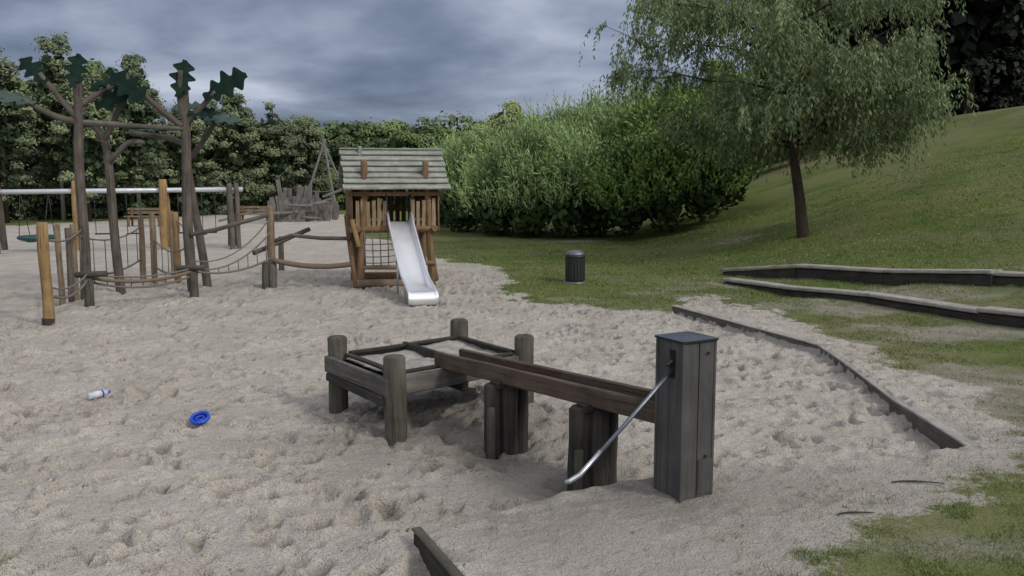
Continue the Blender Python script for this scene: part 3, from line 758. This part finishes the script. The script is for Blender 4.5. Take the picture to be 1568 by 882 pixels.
def swings():
    e=empty('swing_set',(-13,28,0))
    A=Vector((-18.5,26.6,1.80));B=Vector((-8.75,29.0,1.88))
    tube('crossbeam',[A,B],.075,M_beam,12,e)
    def onb(x): t=(x-A.x)/(B.x-A.x);return A.lerp(B,t)
    dn=(B-A);dn.z=0;dn.normalize();pn=Vector((-dn.y,dn.x,0))
    for i,(x,m,r,top) in enumerate(((-15.75,M_trunkgrey,.10,.12),(-13.6,M_orange,.085,.32),(-11.1,M_orange,.12,.35),(-9.15,M_trunkgrey,.09,.18),(-8.95,M_trunkgrey,.08,.2))):
        p=onb(x)
        if i in(0,3,4):
            log('leg_%da'%i,(p-pn*.75+dn*.08+Vector((0,0,-2.2))),p-pn*.02+Vector((0,0,top)),r,m,e)
            log('leg_%db'%i,(p+pn*.75-dn*.08+Vector((0,0,-2.2))),p+pn*.06+Vector((0,0,top)),r,m,e)
        else:
            log('leg_%d'%i,p-pn*.25+Vector((0,0,-2.2)),p-pn*.12+Vector((0,0,top)),r,m,e,bend=.02)
            log('leg_%db'%i,p+pn*.55+Vector((.1,0,-2.2)),p+pn*.10+Vector((0,0,top-.1)),r*.8,m,e)
    c=onb(-14.75);c.z=.42
    n=24;ring=[c+Vector((math.cos(2*math.pi*i/n)*.5,math.sin(2*math.pi*i/n)*.5,0)) for i in range(n+1)]
    tube('nest_ring',ring,.06,M_swing,8,e)
    for k in range(-3,4):
        w=math.sqrt(.25-(k*.14)**2);rope('nest_net_a%d'%k,c+Vector((k*.14,-w,0)),c+Vector((k*.14,w,0)),.12,.012,M_swing,e,5,6);rope('nest_net_b%d'%k,c+Vector((-w,k*.14,0)),c+Vector((w,k*.14,0)),.12,.012,M_swing,e,5,6)
    for sx in(-1,1):
        for sy in(-1,1): tube('nest_chain',[c+Vector((sx*.38,sy*.32,0)),onb(-14.75)+dn*(sx*.4)],.012,M_metaldark,5,e)
    for k,x in enumerate((-12.9,-12.0,-10.5,-9.8)):
        p=onb(x);s=Vector((p.x,p.y,.50))
        for o in(-.2,.2): tube('chain',[p+dn*o,s+dn*o],.011,M_metaldark,5,e)
        beam('seat_%d'%(k+1),s-dn*.23,s+dn*.23,.18,.04,M_metaldark,e)
swings()
def benches():
    for k,(x,y) in enumerate(((-17.0,41),(-12.6,43.5))):
        e=empty('wooden_bench' if k==0 else 'wooden_bench.001',(x,y,0))
        for j in range(3): beam('seat_board_%d'%j,(x-.9,y+j*.14,.46),(x+.9,y+j*.14,.46),.12,.05,M_orangegrey,e)
        for j in range(2): beam('back_board_%d'%j,(x-.9,y+.45,.62+j*.16),(x+.9,y+.45,.62+j*.16),.04,.12,M_orangegrey,e)
        for sx in(-.7,.7):
            beam('leg_front',(x+sx,y,-.1),(x+sx,y,.43),.09,.09,M_brown,e);beam('leg_back',(x+sx,y+.40,-.1),(x+sx,y+.42,.86),.09,.07,M_brown,e)
benches()
def fort():
    e=empty('palisade_climbing_fort',(-10.5,47,0));rs=random.Random(5)
    for row in range(4):
        for i in range(13):
            x=-12.6+i*.26+rs.uniform(-.06,.06);y=45.5+row*.9+rs.uniform(-.2,.2)
            if row==0 and i>8: continue
            u=i/12;h=(rs.uniform(.5,1.2) if row==0 else rs.uniform(.8,1.9))*(.6+.55*math.sin(math.pi*min(1,u+.2)))
            ln=rs.uniform(-.35,.35)
            beam('plank_%d_%d'%(row,i),(x,y,-.2),(x+ln,y,h),.06,.22,M_fort,e,updir=(1,0,0))
    for i in range(9):
        x=-12.4+i*.34;z=rs.uniform(.2,1.3);log('pole_%d'%i,(x,45.0+rs.random()*.5,z),(x+rs.uniform(.7,1.3),45.3+rs.random(),z+rs.uniform(-.4,.5)),.07,M_fort,e)
    log('ramp_pole',(-14.6,44.2,.1),(-12.3,45.3,.75),.06,M_fort,e)
    e2=empty('tripod_net_climber',(-10.2,51,0));ap=Vector((-10.9,52,4.2))
    for i,(x,y) in enumerate(((-12.2,50.5),(-9.8,50.3),(-10.8,54),(-9.2,52.8))):
        log('pole_%d'%i,(x,y,-.2),ap+(ap-Vector((x,y,0)))*.06,.07,M_fort,e2)
    for i,z in enumerate((.9,1.6,2.3)):
        t=z/4.4
        rope('rope_%d'%i,Vector((-12.2,50.5,0)).lerp(ap,t),Vector((-9.8,50.3,0)).lerp(ap,t),.1,.025,M_fort,e2,5,6)
fort()
def localtop(x,y,r):
    a=np.linspace(-r,r,7);X,Y=np.meshgrid(x+a,y+a);return float(ground_z(X.ravel(),Y.ravel()).max())
def small():
    x,y=-2.89,8.0;z=localtop(x,y,.07)+.02;e=empty('blue_sand_toy',(x,y,z))
    n=24;tl=lambda cx,cy,h:(x+cx,y+cy,z+h+cy*.38)
    tube('rim',[tl(math.cos(2*math.pi*i/n)*.078,math.sin(2*math.pi*i/n)*.078,.022) for i in range(n+1)],.016,M_blue,8,e)
    V=[tl(0,0,.0)]+[tl(math.cos(2*math.pi*i/n)*.074,math.sin(2*math.pi*i/n)*.074,.008) for i in range(n)]
    finish('dish',V,[(0,1+i,1+(i+1)%n) for i in range(n)],None,M_bluedark,True,e)
    n=20;tube('inner_ring',[tl(math.cos(2*math.pi*i/n)*.034,math.sin(2*math.pi*i/n)*.034,.014) for i in range(n+1)],.009,M_blue,8,e)
    x,y=-4.28,8.98;z=localtop(x,y,.09)+.022;e=empty('plastic_bottle',(x,y,z));p=Vector((x,y,z));d=Vector((.55,.83,.02)).normalized()
    tube('bottle_body',[p-d*.12,p-d*.112,p+d*.05,p+d*.085,p+d*.10],[.02,.036,.036,.024,.014],M_clear,14,e)
    tube('bottle_label',[p-d*.06,p+d*.02],.0372,M_white,14,e);tube('bottle_band',[p+d*.022,p+d*.04],.0374,M_blue,14,e);tube('bottle_cap',[p+d*.10,p+d*.122],.016,M_blue,12,e)
    for i,(a,b) in enumerate((((2.58,5.82),(2.93,5.80)),((2.0,5.24),(2.24,5.27)))):
        A=Vector((*a,gz(*a)+.010));B=Vector((*b,gz(*b)+.010));mid=(A+B)/2;mid.z=max(mid.z,gz(mid.x,mid.y)+.010);mid.y+=.02
        nm='fallen_stick' if i==0 else 'fallen_stick.001'
        tube(nm,[A,A.lerp(mid,.5)+Vector((0,.012,0)),mid,mid.lerp(B,.5)+Vector((0,-.008,.003)),B],[.004,.006,.006,.005,.003],M_dark,7)
    n=1300;x=rng.uniform(-6,4,n);y=rng.uniform(4.2,13,n);k=(np.abs(x)<y*.65)&(sandmask(x,y)>.1);x=x[k];y=y[k];n=len(x)
    z=ground_z(x,y)+.008;c=np.stack([x,y,z],-1);s=rng.uniform(.003,.012,n)[:,None,None]*np.where(rng.random(n)<.15,1.8,1)[:,None,None]
    a=rng.uniform(0,6.28,n);q=np.zeros((n,4,3))
    for j,(l,w) in enumerate(((1.6,0),(0,.6),(-1.6,0),(0,-.6))):
        q[:,j,0]=l*np.cos(a)-w*np.sin(a);q[:,j,1]=l*np.sin(a)+w*np.cos(a);q[:,j,2]=rng.uniform(-.2,.5,n)
    V=(c[:,None,:]+q*s).reshape(-1,3)
    lm=leaf_mat('dead_leaf_litter',(.05,.035,.02),(.30,.26,.10),0)
    mesh_from('leaf_litter',V,np.arange(len(V)),4,[lm],False,{'rnd_shade':np.repeat(rng.random(n),4)})
M_bluedark=plain_mat('shaded_blue_plastic',(.01,.035,.25),.5,0,.2,9)
small()

# ---------------------------------------------------------------- foliage
def unit(n):
    v=rng.normal(size=(n,3));return v/np.linalg.norm(v,axis=1)[:,None]
class Leaves:
    def __init__(s): s.V=[];s.R=[]
    def add(s,c,nrm,ln,wd,rnd_shade,axis=None):
        n=len(c)
        t=np.cross(nrm,unit(n)) if axis is None else axis
        t=t/(np.linalg.norm(t,axis=1)[:,None]+1e-9)
        b=np.cross(nrm,t);b=b/(np.linalg.norm(b,axis=1)[:,None]+1e-9)
        ln=np.asarray(ln).reshape(-1,1)*np.ones((n,1));wd=np.asarray(wd).reshape(-1,1)*np.ones((n,1))
        q=np.stack([c-t*ln*.5,c+b*wd*.5,c+t*ln*.5,c-b*wd*.5],1)
        s.V.append(q.reshape(-1,3));s.R.append(np.repeat(np.clip(rnd_shade,0,1),4))
    def build(s,name,mats,parent=None):
        V=np.concatenate(s.V);R=np.concatenate(s.R)
        o=mesh_from(name,V,np.arange(len(V)),4,mats,False,{'rnd_shade':R})
        if parent: o.parent=parent
        return o
def crown(L,c,rx,ry,rz,nblob,nleaf,size,base=.5,blobk=.34,taper=0,loose=.2,inner=1.0):
    c=np.array(c,float)
    d=unit(nblob);d[:,2]=np.abs(d[:,2])*np.where(rng.random(nblob)<.72,1,-1)
    rad=rng.uniform(.45,1.0,nblob)**.7
    bc=c+d*rad[:,None]*np.array([rx,ry,rz])*.85
    if taper:
        k=1-taper*np.clip((bc[:,2]-c[2])/rz,-.4,1);bc[:,0]=c[0]+(bc[:,0]-c[0])*k;bc[:,1]=c[1]+(bc[:,1]-c[1])*k
    br=rng.uniform(.6,1.25,nblob)*blobk*(rx+ry+rz)/3
    bb=rng.uniform(-.25,.25,nblob)
    per=rng.multinomial(nleaf,br**2/np.sum(br**2))
    i=np.repeat(np.arange(nblob),per);n=len(i)
    u=unit(n);u[:,2]=np.where(u[:,2]<-.3,-u[:,2],u[:,2])
    rr=br[i]*(.55+.5*rng.random(n)**.5)*(1+loose*rng.normal(size=n)*(rng.random(n)<.3))
    p=bc[i]+u*rr[:,None]*np.array([1,1,.8])
    nr=u+.7*unit(n)+np.array([0,-.15,.35]);nr/=np.linalg.norm(nr,axis=1)[:,None]
    sz=size*rng.uniform(.6,1.35,n)
    L.add(p,nr,sz,sz*.62,base+bb[i]+.32*u[:,2]+rng.uniform(-.22,.22,n))  # random tone plus a lit top painted in: upward leaves get lighter colour
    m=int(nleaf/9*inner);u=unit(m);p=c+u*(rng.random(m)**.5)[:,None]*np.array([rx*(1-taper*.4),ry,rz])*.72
    L.add(p,unit(m),size*2.6,size*2.0,np.full(m,.0))  # inner filler leaves in the darkest tone, shade inside the crown as colour

def forest_background():
    mats=leaf_mat('mixed_forest_leaves',(.030,.058,.018),(.215,.300,.090),0,hue2=(.16,.19,.085))
    L=Leaves()
    xs_=np.linspace(-27,14,21)
    for i,x in enumerate(xs_):
        y=70+rng.uniform(-4,7);h=rng.uniform(5.9,7.4)
        if x>-4: h+=.3
        crown(L,(x+rng.uniform(-.5,.5),y,h*.50),rng.uniform(1.9,3.0),2.2,h*.50,30,4600,.26,base=rng.uniform(.2,.75),blobk=.26,loose=.3)
    for x in np.linspace(-32,20,22):
        y=86+rng.uniform(-3,6);h=rng.uniform(7.4,8.8);crown(L,(x*1.15,y,h*.5),3.4,3,h*.5,24,1900,.42,base=.35)
    for x in np.linspace(-50,-26,11):
        y=60+rng.uniform(-3,3);h=rng.uniform(8.5,11);crown(L,(x,y,h*.5),3.0,2.6,h*.5,30,3000,.34,base=.3,blobk=.26)
    for x in np.linspace(-50,-24,12):
        crown(L,(x,57,2.0),2.4,1.6,2.6,16,2000,.3,base=.15)
    for x in np.linspace(-24,-1,14):
        y=60+rng.uniform(-1,4)+ (0 if x>-20 else -6);crown(L,(x,y,1.2),2.2,1.4,rng.uniform(1.3,2.3),16,2000,.23,base=.5)
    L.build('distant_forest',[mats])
forest_background()
def left_trees():
    mats=leaf_mat('birch_and_alder_leaves',(.040,.064,.028),(.245,.295,.150),0,hue2=(.185,.215,.130))
    e=empty('birch_grove',(-22,45,0));L=Leaves()
    spec=[(-28.6,43,10.6,.3),(-26.6,45,8.6,.5),(-25.0,44,9.4,.6),(-23.2,46,10.4,.45),(-21.4,45,7.7,.65),(-19.9,47.5,9.0,.4),(-18.6,51,7.2,.7),(-17.0,55,8.1,.5),(-15.2,57,7.3,.6),(-21.6,52,10.0,.3),(-19.0,57,7.6,.4),(-25.4,50,9.6,.3),(-22.9,50,9.0,.4),(-13.6,59,6.6,.7)]
    for i,(x,y,h,b) in enumerate(spec):
        crown(L,(x,y,h*.50),1.95,1.6,h*.50,74,10500,.155,base=b-.04,blobk=.145,taper=.60,loose=.55,inner=.6)
        tube('trunk_%d'%(i+1),[(x,y,-.3),(x+.1,y-.2,h*.4),(x+.05,y,h*.9)],[.12,.08,.03],M_birch if i%2 else M_bark,7,e)
        for k in range(4):
            a=rng.uniform(0,6.28);z=h*rng.uniform(.3,.8);tube('limb_%d_%d'%(i+1,k),[(x,y,z),(x+math.cos(a)*.9,y+math.sin(a)*.9,z+.9)],[.04,.015],M_bark,5,e)
    for x in np.linspace(-33,-16.5,15):
        y=42.2+(x+33)*.75+rng.uniform(-.8,.8);crown(L,(x,y,1.2),1.7,1.1,rng.uniform(1.4,3.0),20,3200,.18,base=rng.uniform(.2,.55),loose=.4)
        crown(L,(x,y+3,2.0),1.7,1.1,2.6,12,1200,.30,base=.05)
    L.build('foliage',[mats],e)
left_trees()
def tzv(p): return terrain(p[:,0],p[:,1])
def shoots_bush(name,blobs,col,nsh,leafn=8,wl=(.17,.030),lean=.35,sl=(.35,.9)):
    L=Leaves();B=np.array(blobs,float)
    area=B[:,3]*B[:,5];per=rng.multinomial(nsh,area/area.sum());i=np.repeat(np.arange(len(B)),per);n=len(i)
    u=unit(n);u[:,2]=np.where(u[:,2]<-.25,-u[:,2],u[:,2])
    lump=1+.34*(vnoise(u[:,0]*2.6+i*7.1,u[:,2]*2.6+i*3.3+u[:,1]*2,5)-.5)*2
    base=B[i,:3]+u*B[i,3:6]*(rng.uniform(.66,.94,n)*lump)[:,None]
    g=tzv(base);base[:,2]=np.maximum(base[:,2],g+.12)
    up=np.stack([u[:,0]*lean,u[:,1]*lean,np.full(n,1.)],-1)+.22*rng.normal(size=(n,3));up/=np.linalg.norm(up,axis=1)[:,None]
    ln=rng.uniform(sl[0],sl[1],n)
    cl=(vnoise(base[:,0]*1.3,base[:,2]*1.3+base[:,1],6)-.5)*.8
    br=rng.uniform(-.15,.15,n)+cl
    for k in range(leafn):
        t=(k+.5)/leafn
        c=base+up*(ln*t)[:,None]+.03*rng.normal(size=(n,3))
        ax=up+.8*unit(n);ax/=np.linalg.norm(ax,axis=1)[:,None]
        nr=unit(n)+.7*u+np.array([0,0,.35])
        nr/=np.linalg.norm(nr,axis=1)[:,None]
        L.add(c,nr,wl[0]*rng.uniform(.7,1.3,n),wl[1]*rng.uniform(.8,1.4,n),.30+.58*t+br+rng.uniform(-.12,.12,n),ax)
    for b in B:
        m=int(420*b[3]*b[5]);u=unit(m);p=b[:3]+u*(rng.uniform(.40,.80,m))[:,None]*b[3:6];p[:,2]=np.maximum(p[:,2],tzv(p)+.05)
        L.add(p,u+.5*unit(m),.32,.2,rng.uniform(0,.10,m))  # filler leaves near the darkest tone, the bush's inner shade as colour
    return L.build(name,[col])
M_shrub=leaf_mat('willow_shrub_leaves',(.030,.062,.018),(.370,.500,.205),.12)
M_shrub2=leaf_mat('broadleaf_shrub_leaves',(.018,.040,.010),(.205,.315,.085),.10)
bl=[(-2.0,37,1.4,1.4,1.4,2.0),(-.6,34.5,1.3,1.3,1.4,1.9),(.7,33.4,1.5,1.15,1.4,2.3),(2.0,33.1,1.6,1.1,1.4,2.1),(3.1,34,1.8,1.2,1.5,2.6),(0.0,37,1.9,1.6,1.6,2.2),(1.8,37,2.2,1.6,1.6,2.3),
    (4.3,35.2,2.1,1.4,1.5,2.5),(-2.8,41,1.5,1.5,1.6,2.0),(4.9,37.6,2.9,1.7,1.6,2.5),(3.3,36.6,2.4,1.3,1.3,2.6),(-3.4,44,1.3,1.3,1.3,1.8)]
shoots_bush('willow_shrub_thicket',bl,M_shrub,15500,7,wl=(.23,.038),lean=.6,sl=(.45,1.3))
bl2=[(4.0,31.6,1.4,1.1,1.2,1.6),(5.3,30.7,1.8,1.05,1.2,1.8),(6.5,30.4,2.1,1.1,1.2,1.8),(7.5,31,2.5,1.0,1.2,1.7),(5.2,32.8,2.4,1.5,1.4,2.2),(6.9,32.8,3.0,1.4,1.4,2.1),(8.2,33,3.3,1.2,1.3,1.9),(6.2,34.5,3.2,1.4,1.4,2.1)]
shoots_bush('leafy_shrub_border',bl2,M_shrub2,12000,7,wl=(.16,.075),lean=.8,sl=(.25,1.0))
def mid_trees():
    L=Leaves()
    for (x,y,r,h,b) in ((5.9,45,1.7,5.2,.62),(8.0,44,1.9,6.8,.55),(10.4,44.5,2.2,7.6,.5),(13,45,2.4,7.6,.45),(3.5,50,2.2,5.4,.5),(7.8,50,2.2,6.4,.4),(.8,54,2.2,5.6,.5)):
        z=tz(x,y);crown(L,(x,y,z+h*.40),r,r,h*.5,44,8500,.22,base=b,blobk=.20,loose=.35)
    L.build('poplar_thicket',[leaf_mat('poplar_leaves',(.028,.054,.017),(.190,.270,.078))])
    L=Leaves()
    crown(L,(-.2,62,4.4),2.9,2.4,3.2,54,11000,.22,base=.75,blobk=.22)
    e=empty('round_willow_tree',(-.2,62,0));L.build('foliage',[leaf_mat('pale_willow_leaves',(.08,.11,.035),(.31,.37,.15))],e)
    tube('trunk',[(-.2,62,-.3),(-.1,62,3)],[.2,.12],M_bark,8,e)
mid_trees()
def dark_forest():
    L=Leaves();e=empty('dark_woodland',(24,50,5))
    for i,(x,y,h) in enumerate(((16.5,50,11),(19.0,48.5,13),(21.5,49,14),(24.2,48,14),(27,49,14.5),(30,48.5,15),(33,47,15),(21,54,16),(25,54,16),(29,54,17),(33,52,17),(17,55,15),(37,50,15))):
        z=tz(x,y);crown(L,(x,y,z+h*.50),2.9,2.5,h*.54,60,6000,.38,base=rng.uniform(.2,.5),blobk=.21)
        tube('trunk_%d'%(i+1),[(x,y,z-.5),(x+.2,y,z+h*.4),(x,y,z+h*.8)],[.28,.2,.08],M_bark,8,e)
    for x in np.linspace(15,41,20):
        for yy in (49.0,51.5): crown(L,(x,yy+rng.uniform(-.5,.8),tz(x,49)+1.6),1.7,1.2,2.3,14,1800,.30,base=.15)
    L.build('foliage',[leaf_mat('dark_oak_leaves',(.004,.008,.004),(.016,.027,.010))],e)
dark_forest()

# ---------------------------------------------------------------- weeping willow
def willow():
    bx,by=7.85,24.0;bz=tz(bx,by);e=empty('willow_tree',(bx,by,bz))
    tr=[(bx+.08,by,bz-.3),(bx+.02,by,bz+.1),(bx-.10,by,bz+1.0),(bx-.28,by,bz+2.0),(bx-.38,by-.02,bz+3.0),(bx-.42,by,bz+4.2),(bx-.55,by,bz+5.6),(bx-.6,by,bz+7.0)]
    tube('trunk',tr,[.24,.165,.14,.125,.11,.09,.06,.025],M_bark,12,e,.04)
    L=Leaves();rs=np.random.default_rng(12)
    tips=[]
    nl=34
    for i in range(nl):
        low=i<8
        z0=bz+(rs.uniform(2.3,2.9) if low else rs.uniform(2.7,6.4));t=(z0-bz)/7;p0=np.array([bx-.12-.5*t,by,z0])
        a=2*math.pi*(i*.618)+rs.uniform(-.3,.3)
        el=rs.uniform(.15,.42) if low else rs.uniform(.25,.85)
        reach=rs.uniform(1.8,2.9) if low else rs.uniform(2.6,4.4)*(1-.45*max(0,(z0-bz-4)/3))
        if math.cos(a)>.2: reach*=.90
        d=np.array([math.cos(a)*1.05,math.sin(a)*.9,0])
        pts=[p0]
        for k in range(1,7):
            q=k/6;pts.append(p0+d*reach*q+np.array([0,0,el*reach*(q*.95-.55*q*q)])+rs.normal(size=3)*.07*q)
        tube('limb_%d'%(i+1),pts,[.055,.045,.036,.028,.02,.014,.008],M_bark,6,e)
        for k in range(2,7):
            for _ in range(2 if k<6 else 3):
                p=pts[k];aa=a+rs.uniform(-1.4,1.4);l2=rs.uniform(.4,1.3)
                q=p+np.array([math.cos(aa)*l2,math.sin(aa)*l2,rs.uniform(-.05,.65)*l2]);tips.append((p,q,aa,low))
                tube('twig_%d_%d'%(i+1,len(tips)),[p,(p+q)/2+np.array([0,0,.06]),q],[.014,.009,.005],M_bark,4,e)
    tips+= [(np.array(tr[-1]),np.array(tr[-1])+np.array([rs.uniform(-.9,.9),rs.uniform(-.9,.9),rs.uniform(0,.7)]),rs.uniform(0,6.28),False) for _ in range(14)]
    S0=[];A=[];LN=[];B=[]
    for (p,q,aa,low) in tips:
        cb=rs.uniform(-.28,.28);m=rs.integers(7,15);sl=rs.uniform(.5,1.2) if low else rs.uniform(.6,1.5)
        for _ in range(m):
            t=rs.uniform(.1,1.05);S0.append(p+(q-p)*t+rs.normal(size=3)*.10);A.append(aa+rs.normal()*.8);LN.append(sl*rs.uniform(.45,1.1));B.append(cb)
    S0=np.array(S0);A=np.array(A);LN=np.array(LN);B=np.array(B);n=len(S0)
    out=np.stack([np.cos(A),np.sin(A),np.zeros(n)],-1)
    K=14
    for k in range(K):
        t=(k+.5)/K
        c=S0+out*(LN*.42*(1-(1-t)**2))[:,None]+np.array([0,0,1.])*(LN*(.16*t-1.0*t*t))[:,None]
        c=c+.035*rng.normal(size=(n,3))
        for side in(-1,1):
            ax=out*.25+np.array([0,0,-.9])+.6*unit(n)
            ax/=np.linalg.norm(ax,axis=1)[:,None]
            nr=unit(n)+out*.4+np.array([0,-.1,.4]);nr/=np.linalg.norm(nr,axis=1)[:,None]
            keep=rng.random(n)<.84
            L.add((c+ax*.05)[keep],nr[keep],.15*rng.uniform(.7,1.3,keep.sum()),.033*rng.uniform(.8,1.4,keep.sum()),(.5+B+rng.uniform(-.3,.3,n))[keep],ax[keep])
    L.build('foliage',[leaf_mat('white_willow_leaves',(.062,.098,.036),(.300,.370,.185),.22)],e)
willow()

# ---------------------------------------------------------------- world, sun, camera
w=bpy.data.worlds.new("World");scene.world=w;w.use_nodes=True;nt=w.node_tree;nt.nodes.clear()
N=lambda t:nt.nodes.new(t);lk=nt.links.new
el=math.radians(38);az=math.radians(128)
sky=N('ShaderNodeTexSky');sky.sky_type='NISHITA';sky.sun_disc=False;sky.sun_elevation=el;sky.sun_rotation=az
tc=N('ShaderNodeTexCoord');sep=N('ShaderNodeSeparateXYZ');lk(tc.outputs['Generated'],sep.inputs[0])
def M(op,a,b=None,cl=False):
    x=N('ShaderNodeMath');x.operation=op;x.use_clamp=cl
    for i,v in enumerate((a,b)):
        if v is None: continue
        if isinstance(v,(int,float)): x.inputs[i].default_value=v
        else: lk(v,x.inputs[i])
    return x.outputs[0]
zc=M('ADD',M('MAXIMUM',sep.outputs[2],0.0),.24)
px_=M('DIVIDE',sep.outputs[0],zc);py_=M('DIVIDE',sep.outputs[1],zc)
cmb=N('ShaderNodeCombineXYZ');lk(px_,cmb.inputs[0]);lk(py_,cmb.inputs[1])
mp=N('ShaderNodeMapping');lk(cmb.outputs[0],mp.inputs[0]);mp.inputs['Scale'].default_value=(.85,1.0,1);mp.inputs['Location'].default_value=(7.3,1.2,0)
nz=N('ShaderNodeTexNoise');nz.inputs['Scale'].default_value=1.1;nz.inputs['Detail'].default_value=6;nz.inputs['Roughness'].default_value=.52;nz.inputs['Distortion'].default_value=.2;lk(mp.outputs[0],nz.inputs['Vector'])
cr=N('ShaderNodeValToRGB');e_=cr.color_ramp.elements
for _ in range(2): e_.new(.5)
for i,(p,c) in enumerate(((.38,(.105,.138,.212,1)),(.47,(.190,.232,.325,1)),(.55,(.33,.375,.485,1)),(.64,(.53,.58,.68,1)))): e_[i].position=p;e_[i].color=c
lk(nz.outputs['Fac'],cr.inputs[0])
dot=M('ADD',M('MULTIPLY',sep.outputs[1],-.55),M('MULTIPLY',sep.outputs[2],1.05))
fac=M('ADD',M('MULTIPLY',M('MAXIMUM',M('ADD',dot,.10),0.0),1.55),1.12)  # unseen sky overhead and behind the camera brightened to light the sand
vm=N('ShaderNodeVectorMath');vm.operation='SCALE';lk(cr.outputs[0],vm.inputs[0]);lk(fac,vm.inputs['Scale'])
# the added brightness overhead is tinted neutral, the storm front ahead is slate blue
neu=N('ShaderNodeMix');neu.data_type='RGBA';neu.blend_type='MULTIPLY';lk(M('MULTIPLY',M('MAXIMUM',M('ADD',dot,-.05),0.0),1.6,True),neu.inputs[0]);lk(vm.outputs[0],neu.inputs[6]);neu.inputs[7].default_value=(1.14,1.0,.84,1)
bg1=N('ShaderNodeBackground');lk(neu.outputs[2],bg1.inputs[0]);bg1.inputs[1].default_value=1.0
bg2=N('ShaderNodeBackground');lk(sky.outputs[0],bg2.inputs[0]);bg2.inputs[1].default_value=.05
mx=N('ShaderNodeMixShader');mx.inputs[0].default_value=.12;lk(bg1.outputs[0],mx.inputs[1]);lk(bg2.outputs[0],mx.inputs[2])
wo=N('ShaderNodeOutputWorld');lk(mx.outputs[0],wo.inputs[0])
sd=bpy.data.lights.new('sun','SUN');sd.energy=1.5;sd.angle=math.radians(10);sd.color=(1,.96,.89)
so=bpy.data.objects.new('sun',sd);link(so)
sv=Vector((math.sin(az)*math.cos(el),math.cos(az)*math.cos(el),math.sin(el)))
so.rotation_euler=sv.to_track_quat('Z','Y').to_euler()
cam=bpy.data.cameras.new('camera');cam.sensor_width=36;cam.lens=31.18;cam.clip_end=2000;cam.clip_start=.1
co=bpy.data.objects.new('camera',cam);link(co);co.location=(0,0,2.3);co.rotation_euler=(math.radians(90-7.177),0,0)
scene.camera=co
scene.view_settings.view_transform='Standard';scene.view_settings.look='None';scene.view_settings.exposure=0
